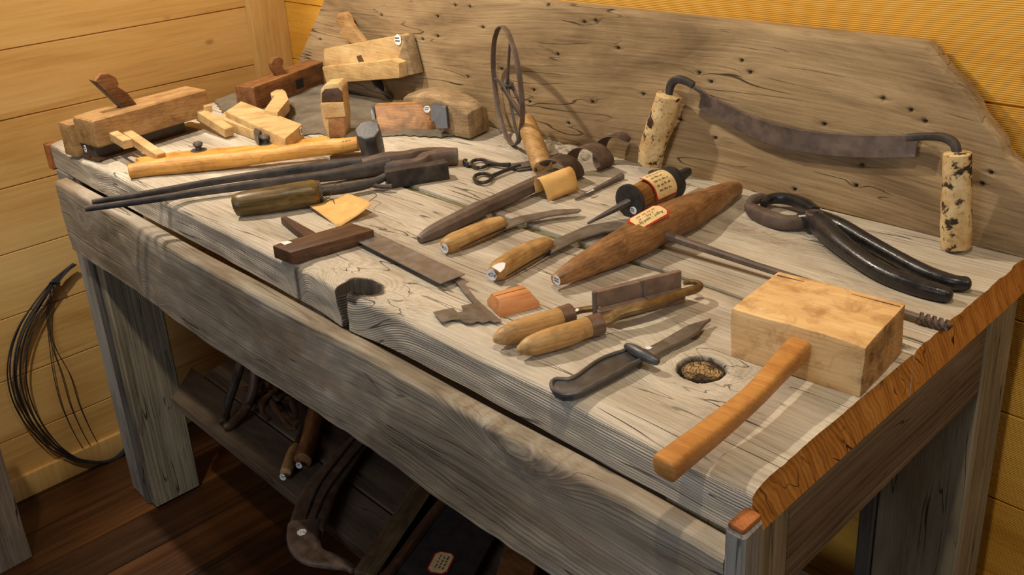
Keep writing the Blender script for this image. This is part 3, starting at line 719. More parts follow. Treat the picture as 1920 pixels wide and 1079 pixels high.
# the label: cream with red border, lettering reads from the far end
A, B = P(1186, 416, .0505), P(1250, 392, .0525)
ctr = P(1216, 405, .0535); xd = (P(1186, 419, .05) - P(1256, 391, .05)).normalized(); nn = (UP * 1.0 + V((0.17, -0.15, 0))).normalized()
lm = facing(ctr, nn, xd); lw, lh = 0.062, 0.031
def cutrect(w, h, c): return [(-w + c, -h), (w - c, -h), (w, -h + c), (w, h - c), (w - c, h), (-w + c, h), (-w, h - c), (-w, -h + c)]
def onhandle(lmat, x, y, bow): return lmat @ V((x, y, -bow * y * y))
def bowed(lmat, w, h, c, bow, off):           # label wrapped over a round surface
    vs, fs = [], []; N = 10
    for j in range(N + 1):
        y = -h + 2 * h * j / N; e = w - max(0, c - (h - abs(y)))
        for k in range(5): vs.append(lmat @ V((-e + 2 * e * k / 4, y, -bow * y * y + off)))
    for j in range(N):
        for k in range(4): fs.append((j * 5 + k, j * 5 + k + 1, j * 5 + k + 6, j * 5 + k + 5))
    return vs, fs
bw = 8
lab = part('label', bowed(lm, lw / 2, lh / 2, .006, bw, 0.0), REDP, au, 'cream label with red border')
part('label_paper', bowed(lm, lw / 2 - .0022, lh / 2 - .0022, .006, bw, 0.0006), LABELP, lab, 'cream paper of the label')
def bend(g, lmat, bow, off):
    inv = lmat.inverted(); out_ = []
    for v in g[0]:
        q = inv @ V(v); q.z = -bow * q.y * q.y + off; out_.append(lmat @ q)
    return out_, g[1]
tx = join(textgeo('Auger - used by', 0.0072, lm @ Matrix.Translation((0.0, 0.006, 0))), textgeo('J. Fry - - in', 0.0066, lm @ Matrix.Translation((0.004, -0.0005, 0))), scribble(lm @ Matrix.Translation((0, -0.008, 0)), .04, .008, 1, .00022, 4))
part('lettering', bend(tx, lm, bw, 0.0012), INK, lab)
e0 = P(1040, 526, .014); e1 = P(1064, 514, .017); dn = (e0 - e1).normalized()
def enddot(pxy, a, d, r, rad, lab, par, **k):
    n_ = (d + (CP - a).normalized() * .35).normalized(); return dot(facing(PN(pxy[0], pxy[1], a + d * (r * k.pop('off', .42) + .0012), n_), n_, V((1, 0, -.1))), rad, lab, par, **k)
enddot((1044, 526), e0, dn, 11 * M2(1040, 526, .014), .0066, 'white number dot on the handle end', au, seed=3)

# ---------------------------------------------------------------- drawknife leaning on the backboard
dkf = thing('drawknife', 'long curved drawknife with two mottled pale grips propped against the brown board', 'drawknife', at(T(-0.33, 0.615, 0)))
yd = 0.618
gr = [(1790, 468, 27), (1792, 440, 27), (1794, 380, 28), (1795, 320, 27), (1795, 292, 26)]
def ytube(lst, y, fac=1.0, **k):
    q = []
    for p in lst:
        yy = p[3] if len(p) > 3 else y; w = PY(p[0], p[1], yy); r = p[2] * (CP - w).dot(CB) / CF; q.append((w.x, w.y, w.z, r * fac, r)); 
    return sweep(q, **k)
part('grip', wob(ytube([(1792, 462, 26), (1793, 430, 28), (1793, 380, 27), (1795, 320, 26), (1795, 288, 25)], 0.612, seg=18, sm=4, up=V((0, 1, 0)), cap=0.15), 0.0014, 60), W_GRIP, dkf)
part('grip', wob(ytube([(1216, 306, 21, .615), (1224, 275, 24, .617), (1236, 240, 25, .62), (1248, 205, 25, .622), (1254, 180, 25, .624)], 0.62, seg=18, sm=4, up=V((0, 1, 0)), cap=0.15), 0.0016, 60), W_GRIP, dkf)
# blade: traced outline extruded across its thickness
bl = [(1292, 152), (1322, 176), (1360, 196), (1400, 215), (1450, 233), (1500, 244), (1560, 251), (1620, 254), (1690, 254), (1727, 252), (1719, 272), (1716, 296), (1660, 297), (1600, 296), (1540, 291), (1480, 282), (1430, 267), (1390, 249), (1350, 226), (1309, 202), (1312, 190), (1314, 178), (1290, 160)]
NP = V((0, 1, -0.10)).normalized(); OP = T(0, 0.628, 0)
pts = [PN(a, b, OP, NP) for a, b in bl]
part('blade', bev(prism(pts, V((0, 0.0045, 0))), 0.0006, 1), RUST, dkf, 'long curved dark iron blade')
part('tang', ytube([(1300, 160, 7, .631), (1285, 152, 7.5, .629), (1270, 149, 8, .627), (1259, 157, 8, .625), (1255, 172, 7, .624), (1253, 188, 6, .623)], .62, seg=10, sm=4, up=V((0, 1, 0)), e=.8), IRON, dkf)
part('tang', ytube([(1700, 258, 7, .630), (1740, 256, 7.5, .628), (1768, 258, 8.5, .62), (1788, 268, 9, .615), (1794, 285, 8.5, .613), (1795, 300, 7, .612)], .62, seg=10, sm=4, up=V((0, 1, 0)), e=.8), IRON, dkf)

# ---------------------------------------------------------------- hoof nippers
np_ = thing('hoof_nippers', 'black chipped long handled iron nippers with rounded jaws lying near the back edge', 'nippers', fr2((1530, 405), (1800, 550)))
part('lower_arm', ptube([(1500, 412, .016, 13), (1530, 416, .018, 20), (1560, 444, .017, 20), (1605, 480, .014, 18), (1655, 512, .011, 18), (1710, 535, .010, 18), (1755, 548, .010, 17), (1776, 553, .010, 15)], seg=14, sm=5, cap=0.7, e=.85), BLACKP, np_, 'near handle')
part('upper_arm', ptube([(1530, 408, .016, 16), (1575, 424, .016, 15), (1625, 452, .014, 14), (1680, 483, .012, 14), (1735, 512, .011, 15), (1785, 529, .011, 14), (1812, 532, .011, 13)], seg=14, sm=5, cap=0.7, e=.85), BLACKP, np_, 'far handle')
part('jaw', ptube([(1530, 408, .014, 13), (1500, 416, .014, 13), (1470, 417, .013, 14), (1442, 410, .012, 15), (1418, 399, .011, 14), (1404, 389, .010, 9), (1396, 388, .010, 4)], seg=12, sm=5, e=.7), RUST, np_, 'near brown jaw')
part('jaw', ptube([(1528, 398, .018, 11), (1508, 384, .018, 12), (1480, 374, .017, 11), (1455, 372, .016, 10), (1440, 376, .015, 9), (1432, 384, .014, 7)], seg=12, sm=5, e=.7), BLACKP, np_, 'far black jaw')
part('jaw_tip', ptube([(1404, 386, .012, 5), (1412, 376, .014, 10), (1430, 371, .014, 9), (1444, 374, .014, 5)], seg=10, sm=4), RUST, np_)
c_ = P(1527, 401, .029); part('rivet', lathe([(0, .0125), (.002, .0125), (.003, .011), (.003, .0055), (.0055, .005), (.0062, .002)], facing(c_, UP, V((1, 0, 0))) @ Matrix.Rotation(-PI / 2, 4, 'Y'), 24), RUST, np_, 'round brown pivot washer')

# ---------------------------------------------------------------- spool on a spike
sp_ = thing('reamer', 'burnt wooden spool on an iron spike with a red bordered paper label', 'reamer', fr2((1185, 395), (1262, 350)))
A, B = P(1180, 378, .0265), P(1262, 341, .0265)
ax = (B - A).normalized(); F = frame(A, B); ln = (B - A).length
part('spool', lathe([(0, .004), (0, .0262), (.004, .0265), (.010, .0225), (.022, .0205), (.030, .0212), (.050, .0225), (ln * .70, .0235), (ln * .78, .0262), (ln * .97, .0262), (ln, .022), (ln, .004)], F, 32), W_SPOOL, sp_)
part('end_ring', lathe([(-.0012, .024), (-.0012, .0266), (.0045, .0268), (.0065, .0245)], F, 32), W_CHAR, sp_)
part('end_face', lathe([(-.0006, .003), (-.0014, .0255), (.001, .0262)], F, 32), W_CHAR, sp_)
part('end_ring', lathe([(ln * .77, .0245), (ln * .79, .0268), (ln * .98, .0268), (ln * 1.01, .021)], F, 32), W_CHAR, sp_, 'dark band at the far end')
tp = P(1102, 419, .003); q0 = A + ax * 0.004
part('spike', sweep([(tp.x, tp.y, tp.z, .0018, .0018), *( (lambda q, r: (q.x, q.y, q.z, r, r))(tp.lerp(q0, t), r) for t, r in ((.35, .0035), (.7, .0048), (1, .006)))], seg=8, sm=2, e=.7, cap=.3), IRON, sp_)
q1 = P(1290, 322, .028); e_ = B - ax * .01
part('tang', wob(sweep([(e_.x, e_.y, e_.z, .007, .008), (e_.lerp(q1, .6).x, e_.lerp(q1, .6).y, e_.lerp(q1, .6).z, .0075, .009), (q1.x, q1.y, q1.z, .006, .007)], seg=8, sm=4, cap=.3, e=.7), .0015, 120), W_CHAR, sp_)
rad = 0.0238
vs, fs = [], []
def wrapl(x0, x1, a0, a1, r, n=16):
    vs, fs = [], []
    for i in range(n + 1):
        a = a0 + (a1 - a0) * i / n; c = .003 if i in (0, n) else (.0015 if i in (1, n - 1) else 0)
        for x in (x0 + c, x1 - c): vs.append(F @ V((x, r * math.cos(a), r * math.sin(a))))
    for i in range(n): fs.append((2 * i, 2 * i + 1, 2 * i + 3, 2 * i + 2))
    return vs, fs
x0, x1 = ln * .30, ln * .80
a0, a1 = math.radians(62), math.radians(192)
lab = part('label', wrapl(x0, x1, a0, a1, rad + .0022), REDP, sp_, 'aged paper label with red border')
part('label_paper', wrapl(x0 + .0025, x1 - .0025, a0 + .1, a1 - .1, rad + .0027), LABELP, lab, 'yellowed paper')
sc_ = scribble(I4, (x1 - x0) * .75, .040, 5, .0002, 9)
part('lettering', ([F @ V(((x0 + x1) / 2 - v.y * 0 + v.x, (rad + .0031) * math.cos(math.radians(127) - v.y / rad), (rad + .0031) * math.sin(math.radians(127) - v.y / rad))) for v in sc_[0]], sc_[1]), INK, lab)
dot(facing(A - ax * .0016 + F.to_3x3() @ V((0, -.009, -.012)), -ax, V((1, 0, 0))), .0062, 'white number dot on the dark end', sp_, seed=5)

# ---------------------------------------------------------------- spiral auger with a paper tag
ag = thing('auger', 'rusty iron auger with a broad spiral end and squared shank, lying across the bench centre', 'auger', fr2((790, 455), (1170, 285)))
part('shank', ptube([(786, 450, .007, 7), (800, 442, .009, 12), (830, 427, .0115, 16, .9), (898, 394, .013, 17, .9), (906, 390, .0135, 14), (960, 366, .015, 14), (1010, 342, .017, 13), (1045, 326, .019, 11)], seg=8, sm=2, e=.75, twist=0.0), RUST, ag, sharp=25)
S0, S1 = P(1034, 324, .0255), P(1166, 274, .0285); F = frame(S0, S1); ln = (S1 - S0).length; hx = []
N = 44
for i in range(N + 1):                        # one broad open helical ribbon
    t = i / N; a = .1 * PI + t * 2 * PI * 2.36; R_ = .0225 + .002 * t; f = F @ V((t * ln, R_ * math.cos(a), R_ * math.sin(a)))
    hx.append((f, (F @ V((t * ln, 0, 0)) - f).normalized(), .0185 * (1 - .6 * max(0, t - .93) / .07)))
vs, fs = [], []
axv = (S1 - S0).normalized()
for i, (f, inw, w) in enumerate(hx):
    tg_ = (hx[min(i + 1, N)][0] - hx[max(i - 1, 0)][0]).normalized(); sd_ = tg_.cross(inw).normalized()
    for (u_, v_) in ((-1, .1), (-.6, -.5), (0, -.85), (.6, -.5), (1, .1), (.6, .45), (0, .25), (-.6, .45)): vs.append(f + sd_ * (u_ * w) + inw * (v_ * -.0058))
for i in range(N):
    for k in range(8): fs.append((i * 8 + k, i * 8 + (k + 1) % 8, (i + 1) * 8 + (k + 1) % 8, (i + 1) * 8 + k))
fs += [tuple(range(8)), tuple(N * 8 + k for k in range(8))]
sm2 = bmesh.new()
o = part('spiral', (vs, fs), RUST, ag, 'broad iron spiral', sharp=60)
m_ = o.modifiers.new('smooth', 'SUBSURF'); m_.levels = m_.render_levels = 2; sm2.free()
# paper tag folded round the shank
tg = thing('paper_tag', 'blank tan paper tag folded round the shank of the spiral auger', 'tag', at(P(1035, 350, 0)))
o1, o2 = P(1012, 342, .030), P(1066, 322, .034)
u = (o2 - o1); F = frame(o1, o2); ln = u.length; vs, fs = [], []
prof = [(-.005, .008), (-.014, .005), (-.019, -.002), (-.020, -.012), (-.021, -.022), (-.0205, -.028)]
prof = [(.012, -.022), (.014, -.006), (.010, .004), (.002, .0078), (-.006, .0070), (-.013, .001), (-.017, -.008), (-.0195, -.018), (-.021, -.0275)]
for j, (y, z) in enumerate(prof):
    for k in range(5): vs.append(F @ V((-.003 + (ln + .006) * k / 4 + .001 * math.sin(j + k), y, z)))
for j in range(len(prof) - 1):
    for k in range(4): fs.append((j * 5 + k, j * 5 + k + 1, j * 5 + k + 6, j * 5 + k + 5))
pt = part('paper', (vs, fs), PAPER, tg, sharp=60)
sm_ = pt.modifiers.new('thickness', 'SOLIDIFY'); sm_.thickness = .0006
part('string', sweep([((F @ V((ln + .002 + .001 * math.sin(a * 2), .017 * math.cos(a), -.010 + .018 * math.sin(a)))).x, (F @ V((ln + .002, .017 * math.cos(a), 0))).y, (F @ V((0, 0, -.010 + .018 * math.sin(a)))).z, .0006, .0006) for a in [k * 2 * PI / 10 for k in range(10)]], seg=6, sm=3, cyc=True, up=V((.6, 1, .2))), STRING, tg)

# ---------------------------------------------------------------- two knives with split wooden handles
def knife(lab, txt, hp, blade, split, dotc, dpx, extra=None, seed=0):
    k = thing('knife', lab, 'knife', fr2(hp[0][:2], hp[-1][:2]), 'split handled knives')
    h = part('handle', wob(ptube(hp, seg=16, sm=5, e=.72, cap=.35), .0008, 60, seed), W_HAND, k, sharp=50)
    b = part('blade', bev(pprism(blade, .0085, .0115), .0004, 1), STEEL, k)
    part('slot', ptube(split, seg=6, sm=3), INK, k, 'dark split along the handle')
    a, b_ = P(hp[0][0], hp[0][1], hp[0][2]), P(hp[2][0], hp[2][1], hp[2][2]); d = (a - b_).normalized()
    r = hp[0][3] * M2(*hp[0][:3])
    enddot(dpx, a, d, r, dotc, 'white painted number', k, off=.62, text=txt, ts=dotc * 1.05, seed=seed + 2)
    if extra: part('paint_patch', bev(pprism(extra, .0268, .0275), .0002, 1), WHITE, k, 'white paint patch')
    return k
knife('short knife with split tan handle numbered in white, thin straight blade pointing at the nail', '431',
      [(832, 463, .010, 13), (845, 458, .012, 17), (880, 444, .0125, 18), (915, 429, .0125, 17), (938, 420, .012, 14), (945, 418, .012, 10)],
      [(935, 417), (975, 405), (1040, 393), (1085, 391), (1090, 393), (1084, 397), (1030, 404), (985, 416), (942, 430)],
      [(862, 466, .0105, 1), (900, 448, .0115, 1.4), (948, 427, .012, 2.2)], .0072, (834, 466), seed=1)
knife('longer knife with split tan handle, white painted patch on its butt and broad curved blade', '434',
      [(922, 513, .011, 13), (937, 506, .0135, 19), (965, 489, .014, 20), (1000, 470, .0135, 18), (1022, 460, .013, 15), (1029, 457, .0125, 11)],
      [(1020, 458), (1060, 440), (1100, 423), (1140, 416), (1190, 417), (1215, 424), (1180, 428), (1130, 434), (1085, 449), (1032, 474)],
      [(950, 518, .011, 1), (990, 494, .0125, 1.6), (1032, 470, .013, 2.6)], .0080, (922, 516), extra=[(922, 500), (934, 494), (943, 492), (948, 494), (946, 503), (938, 511), (930, 505)], seed=4)

# ---------------------------------------------------------------- nail with a number
nl = thing('nail', 'thin rusty square nail with a tiny white number strip beside the spiral auger', 'nail', fr2((1080, 373), (1163, 332)))
part('shank', ptube([(1079, 374, .003, 2), (1095, 366, .004, 3.2), (1130, 348, .005, 4), (1158, 334, .006, 5), (1160, 333, .006, 6.5), (1166, 330, .006, 6.5)], seg=6, sm=1, e=.7), RUST, nl, sharp=20)
m = facing(P(1106, 359, .0095), UP, P(1125, 349, .009) - P(1095, 364, .008))
o = part('number_label', prism([m @ V(q) for q in ((-.009, -.0016, 0), (.009, -.0022, 0), (.0095, .0018, 0), (-.0085, .0014, 0))], V((0, 0, .0005))), WHITE, nl, 'tiny white number strip')
part('lettering', scribble(Matrix.Translation((0, 0, .0008)) @ m, .016, .004, 1, .00022, 12), INK, o)

# ---------------------------------------------------------------- scissors
sc = thing('scissors', 'black handled scissors with rusty blades, one ring with a curled finger rest', 'scissors', fr2((905, 333), (1010, 305)))
def ring(c, rx, ry, rot, r, h):
    q = []
    for k in range(14):
        a = 2 * PI * k / 14; x, y = rx * math.cos(a), ry * math.sin(a); px_ = c[0] + x * math.cos(rot) - y * math.sin(rot); py_ = c[1] + x * math.sin(rot) + y * math.cos(rot)
        w = P(px_, py_, h); q.append((w.x, w.y, w.z, r, r))
    return sweep(q, seg=10, sm=3, cyc=True)
part('near_ring', join(ring((905, 334), 16, 8.5, -.05, .0032, .0055), ptube([(920, 332, .006, 5), (945, 321, .007, 3.6), (975, 311, .007, 4.5)], seg=10, sm=4)), BLACKP, sc, 'near black finger ring')
part('far_ring', join(ring((899, 307), 15.5, 7.5, 0, .0032, .0055), ptube([(914, 306, .006, 5), (935, 309, .007, 4), (956, 310, .008, 5.5)], seg=10, sm=4), ptube([(885, 309, .0055, 4), (877, 309, .0055, 5), (871, 304, .006, 4.2), (872, 300, .007, 3), (875, 300, .0075, 2)], seg=10, sm=4, cap=.8)), BLACKP, sc, 'far black ring with curled finger rest')
part('blade', bev(pprism([(953, 307), (985, 303), (1030, 292), (1060, 284), (1030, 300), (990, 312), (960, 316)], .0055, .0075), .0003, 1), RUST, sc)
part('blade', bev(pprism([(965, 313), (1000, 305), (1040, 296), (1070, 291), (1040, 303), (1000, 315), (970, 319)], .003, .005), .0003, 1), RUST, sc)

# ---------------------------------------------------------------- measuring wheel (traveller)
tw = thing('measuring_wheel', 'tall iron hoop wheel on a split wooden grip standing against the brown board', 'measuring wheel', at(T(-0.94, 0.60, 0)))
HC = V((-0.895, 0.572, Z0 + 0.125)); hd_ = (V((0.87, -0.50, 0))).normalized(); RR = 0.120
hub = PN(949, 150, HC, V((hd_.y, -hd_.x, 0)))
q = []
tp_, bt_, lf_, rt_ = PN(946, 38, HC, V((hd_.y, -hd_.x, 0))), PN(958, 256, HC, V((hd_.y, -hd_.x, 0))), PN(919, 150, HC, V((hd_.y, -hd_.x, 0))), PN(981, 148, HC, V((hd_.y, -hd_.x, 0)))
NP_ = V((hd_.y, -hd_.x, 0))
rp = [(946, 38), (962, 55), (974, 90), (980, 130), (979, 175), (974, 208), (984, 235), (962, 258)]
c2 = (tp_ + bt_) / 2; rv = (tp_ - bt_).length / 2
cc = V((c2.x, c2.y, Z0 + rv + .001)); hub = cc
mid = PN(950, 148, c2, NP_)
cc = V((mid.x, mid.y, Z0 + rv + .003)); rh = (PN(981, 148, c2, NP_) - PN(919, 150, c2, NP_)).length / 2
for k in range(28):
    a = 2 * PI * k / 28; p = cc + hd_ * (rv * .985 * math.cos(a)) + UP * (rv * math.sin(a)); q.append((p.x, p.y, p.z, .0016, .0052))
hoop = sweep(q, seg=8, sm=3, cyc=True, up=NP_, e=.7)
part('hoop', wob(hoop, .0008, 30), RUST, tw)
for a in (-55, 65, 185):
    a = math.radians(a); p = cc + (hd_ * math.cos(a) + UP * math.sin(a)) * rv * .98
    part('spoke', sweep([(cc.x, cc.y, cc.z, .004, .003), (p.x, p.y, p.z, .0028, .002)], seg=8, sm=2, up=NP_, e=.7), IRON, tw)
part('hub', lathe([(-.012, .007), (.012, .007)], facing(cc, hd_, UP) @ Matrix.Rotation(PI / 2, 4, 'Z') @ Matrix.Rotation(PI / 2, 4, 'X'), 12), IRON, tw)
ge = P(1018, 316, .0165); gt = PN(975, 224, ge + (cc - ge) * .55, V((.7, -.7, 0)).normalized())
gt = P(986, 226, .062)
for s_ in (-1, 1):
    o_ = NP_ * (.009 * s_)
    pts = [cc + o_ - (gt - cc).normalized() * .012, cc + o_, (cc + o_).lerp(gt + o_ * .6, .55), gt + o_ * .4, gt.lerp(ge, .2)]
    part('fork', sweep([(p.x, p.y, p.z, .0065, .0024) for p in pts], seg=8, sm=3, up=NP_, e=.6), RUST, tw, 'flat iron fork arm')
GL = (ge - gt).length
part('grip', wob(sweep([(p.x, p.y, p.z, r, r) for p, r in ((gt, .015), (gt.lerp(ge, .1), .0175), (gt.lerp(ge, .5), .0185), (gt.lerp(ge, .9), .0185), (ge, .017))], seg=18, sm=4, cap=.12), .001, 50), W_HAND, tw)
cl = gt.lerp(ge, .5); sd = ((CP - cl).normalized()); lf = sd.cross((ge - gt).normalized()).normalized()
a1_, a2_ = gt + lf * .0125 + sd * .009, ge + lf * .0125 + sd * .009
if (a1_ - gt).dot(CR) > 0: a1_, a2_ = gt - lf * .0125 + sd * .009, ge - lf * .0125 + sd * .009
part('slot', sweep([(p.x, p.y, p.z, .0022, .0022) for p in (a1_, a1_.lerp(a2_, .5), a2_)], seg=8, sm=1), INK, tw, 'dark split in the grip')

# ---------------------------------------------------------------- mould with two handles
bm_ = thing('hinged_mould', 'hinged brass and iron mould with two wooden handles and rusty upright plates', 'mould', fr2((945, 650), (1290, 555)))
def egg(p, lab):
    return part('handle', ptube(p, seg=20, sm=6, cap=.5), W_HAND, bm_, lab)
egg([(928, 637, .013, 8), (942, 632, .015, 17), (970, 622, .016, 22), (1005, 610, .0165, 21), (1035, 600, .016, 19), (1052, 594, .016, 18)], 'far oval wooden handle')
egg([(973, 656, .013, 8), (990, 651, .015, 18), (1020, 641, .016, 22), (1060, 629, .0165, 22), (1090, 618, .016, 20), (1105, 613, .016, 20)], 'near oval wooden handle')
part('ferrule', ptube([(1050, 595, .016, 19.5), (1071, 588, .016, 19.5)], seg=20, sm=1), COPPER, bm_)
part('ferrule', ptube([(1103, 614, .016, 21), (1126, 607, .016, 21)], seg=20, sm=1), COPPER, bm_)
part('tang', ptube([(1068, 589, .016, 8), (1085, 583, .016, 6), (1125, 577, .017, 6)], seg=8, sm=3, e=.7), BRASS, bm_)
part('arm', ptube([(1122, 607, .016, 14, .6), (1140, 599, .018, 15, .6), (1165, 586, .022, 12, .7), (1200, 577, .023, 12, .7), (1240, 564, .022, 11, .7), (1270, 552, .022, 10, .7), (1300, 544, .020, 9, .8), (1312, 538, .020, 7, .8), (1310, 532, .020, 5), (1296, 529, .019, 5), (1282, 532, .018, 4)], seg=12, sm=5, e=.8), BRASS, bm_, 'curving brass arm')
F = fr2((1120, 607), (1281, 566)); Lp = (P(1281, 566, 0) - P(1120, 607, 0)).length
hp_ = .040
part('plate', L(F, bev(box(0, Lp * .52, .004, .009, .002, hp_), .0008, 1)), RUSTB, bm_, 'rusty upright plate')
part('plate', L(F, bev(box(Lp * .535, Lp, .004, .009, .002, hp_ + .001), .0008, 1)), RUSTB, bm_, 'rusty upright plate')
part('plate', L(F, bev(box(0.001, Lp, .0105, .0145, .002, hp_ - .001), .0008, 1)), RUSTB, bm_, 'rear upright plate')
part('plate', L(F, bev(box(0, Lp * .55, -.006, .0035, .001, .019), .0012, 1)), RUSTB, bm_, 'low front block')
part('plate', L(F, bev(box(Lp * .555, Lp, -.006, .0035, .001, .019), .0012, 1)), RUSTB, bm_, 'low front block')
for x_ in (0, Lp * .53):
    part('hinge_pin', L(F, lathe([(.001, .003), (.0405, .003)], at(V((x_, .006, 0))) @ Matrix.Rotation(-PI / 2, 4, 'Y'), 12)), STEEL, bm_)
o = part('number_label', prism([P(a, b, .0195) for a, b in ((1073, 582), (1082, 579), (1086, 580), (1084, 584), (1076, 586))], V((0, 0, .0004))), WHITE, bm_, 'white number spot')

# ---------------------------------------------------------------- cast dagger shaped tool
dg = thing('dagger', 'dark cast iron dagger shaped blade with crossguard and hollow handle beside the knot', 'dagger', fr2((1060, 735), (1320, 605)))
hout = [(1035, 716), (1045, 711), (1065, 712), (1085, 703), (1110, 684), (1135, 670), (1165, 660), (1178, 655), (1192, 655), (1206, 664), (1204, 673), (1180, 686), (1140, 708), (1100, 729), (1075, 739), (1055, 740), (1040, 733), (1034, 725)]
def grow(pts, s):
    cx = sum(p[0] for p in pts) / len(pts); cy = sum(p[1] for p in pts) / len(pts); return pts
part('handle', bev(pprism(hout, 0.002, .011), .0015, 2), GUN, dg)
rim = [(p[0], p[1]) for p in hout]
q = []
for a, b in rim:
    w = P(a, b, .0115); q.append((w.x, w.y, w.z, .0024, .0026))
part('rim', sweep(q, seg=8, sm=2, cyc=True), GUN, dg, 'raised rim round the handle')
part('crossguard', ptube([(1176, 650, .014, 7), (1186, 655, .015, 10), (1203, 664, .016, 11), (1220, 673, .015, 10), (1231, 678, .014, 8)], seg=14, sm=5, cap=.8), GUN, dg)
bl = [(1204, 656), (1222, 647), (1236, 640), (1262, 625), (1290, 609), (1334, 596), (1322, 606), (1310, 622), (1285, 636), (1250, 653), (1226, 667)]
part('blade', bev(pprism(bl, .006, .0105), .0008, 1), STEEL, dg)
part('number_label', prism([P(a, b, .0108) for a, b in ((1209, 652), (1216, 650), (1223, 652), (1219, 656), (1212, 656))], V((0, 0, .0004))), WHITE, dg, 'white number spot')

# ---------------------------------------------------------------- try square
ts = thing('try_square', 'try square with dark wooden stock and wide grey steel blade by the front edge', 'square', fr2((545, 490), (700, 440)))
top = [(510, 462), (548, 470), (701, 432), (657, 419)]
pts = [P(a, b, .020) for a, b in ((511, 461), (527, 455), (658, 418), (701, 431), (545, 474))]
part('stock', bev(prism(pts, V((0, 0, -.0195))), .0012, 2), W_DARK, ts, 'dark wooden stock')
part('blade', bev(pprism([(663, 449), (701, 434), (872, 514), (826, 532)], .008, .0096), .0003, 1), STEEL, ts, 'wide steel blade')
o = part('number_label', prism([P(a, b, .0203) for a, b in ((525, 455), (540, 452), (548, 455), (534, 460))], V((0, 0, .0004))), WHITE, ts, 'worn white number patch')
part('rivet', prism([P(a, b, .0142) for a, b in ((649, 444), (652, 443), (654, 445), (651, 446))], V((0, 0, .0006))), BRASS, ts)
# scrap of wood behind the stock
solo('wood_strip', bev(pprism([(526, 408), (536, 405), (588, 433), (605, 447), (598, 455), (575, 447)], .001, .012), .0008, 1), W_DARK, 'short dark wood strip sticking out behind the square stock', 'wood strip', fr=fr2((530, 415), (600, 450)))
# ---------------------------------------------------------------- metal profile gauge
gp = [(849, 521), (861, 518), (893, 562), (916, 582), (941, 601), (925, 604), (915, 602), (905, 605), (895, 602), (885, 606), (872, 605), (864, 600), (845, 600), (830, 604), (826, 603), (813, 584), (835, 579), (852, 577), (859, 585), (867, 584), (865, 573), (888, 569), (870, 548)]
gp = [(849, 521), (861, 518), (893, 560), (941, 602), (927, 604), (918, 601), (905, 605), (896, 602), (885, 606), (872, 605), (863, 599), (847, 599), (832, 604), (826, 602), (812, 585), (834, 580), (850, 577), (858, 586), (869, 584), (865, 573), (888, 569), (868, 546)]
solo('template_gauge', bev(pprism(gp, .0035, .005), .0003, 1), STEEL, 'thin rusty steel profile gauge with wavy lower edge partly under the square blade', 'gauge', fr=fr2((855, 520), (935, 600)))
# ---------------------------------------------------------------- small reddish block
F = frame(P(938, 597, 0), P(1012, 577, 0)); bl_ = (P(1012, 577, 0) - P(938, 597, 0)).length; bw_ = .040
p = [V((0, 0, 0)), V((bl_, 0, 0)), V((bl_, bw_, 0)), V((0, bw_, 0))]
o = thing('wood_block', 'small reddish wood block with sloping sides and a line across its top', 'block', F)
mid_ = [V((0, 0, .008)), V((bl_, 0, .008)), V((bl_, bw_, .008)), V((0, bw_, .008))]
tp_ = [V((.004, .010, .0205)), V((bl_ - .008, .010, .0205)), V((bl_ - .008, bw_ - .008, .0205)), V((.004, bw_ - .008, .0205))]
g_ = (p + mid_ + tp_, [(3, 2, 1, 0), (8, 9, 10, 11)] + [(i + s, (i + 1) % 4 + s, (i + 1) % 4 + s + 4, i + s + 4) for s in (0, 4) for i in range(4)])
part('body', L(F, bev(g_, .0006, 1, 10)), W_RED, o)
part('scored_line', L(F, box(.004, bl_ - .009, .021, .0218, .0195, .0208)), INK, o, 'thin dark scored line')

# ---------------------------------------------------------------- soldering iron and its tag
si = thing('soldering_iron', 'soldering iron with thick olive brown handle, iron rod and heavy black block head', 'soldering iron', fr2((450, 395), (845, 345)))
part('handle', wob(ptube([(447, 384, .020, 21), (458, 382, .021, 23), (520, 373, .0215, 24), (575, 364, .0215, 25), (590, 362, .0215, 24), (597, 361, .0215, 20)], seg=14, sm=4, e=.9), .001, 50), wood('olive_handle_wood', srgb(60, 48, 24), srgb(104, 84, 44), srgb(132, 108, 62), dirt=.5, rough=.35), si)
part('handle_end', ptube([(443, 384, .020, 8), (448, 384, .020, 22)], seg=14, sm=1), BRASS, si, 'metal cap on the handle end')
part('collar', ptube([(596, 361, .0185, 25, .9), (602, 360, .0185, 24, .9)], seg=14, sm=1), IRON, si)
part('rod', ptube([(600, 360, .017, 9), (640, 355, .015, 9.5), (680, 348, .014, 9), (705, 340, .016, 8), (722, 332, .02, 8), (735, 329, .021, 9)], seg=12, sm=4), IRON, si)
part('rod_fork', ptube([(700, 347, .012, 5), (712, 350, .010, 4.5), (735, 350, .010, 5)], seg=10, sm=3), IRON, si)
F = fr2((727, 356), (845, 338)); hl = (P(845, 338, 0) - P(727, 356, 0)).length
g_ = hexa([V((0, 0, .0)), V((hl, .002, .0)), V((hl, .033, 0)), V((0, .024, 0)), V((0.0, .001, .032)), V((hl * .98, .003, .032)), V((hl * .98, .031, .031)), V((0, .024, .029))])
part('head', L(F, wob(bev(subd(g_, 3), .002, 2, 60), .0016, 40)), IRON, si, 'heavy dark iron block head')
tg = thing('paper_tag', 'curled tan paper tag tied with string under the soldering iron rod', 'tag', at(P(640, 400, 0)))
c4 = [P(582, 386, .006), P(648, 372, .006), P(690, 380, .014), P(636, 422, .006)]
c4 = [P(580, 388, .006), P(652, 371, .006), P(698, 386, .016), P(634, 425, .002)]
vs, fs = [], []
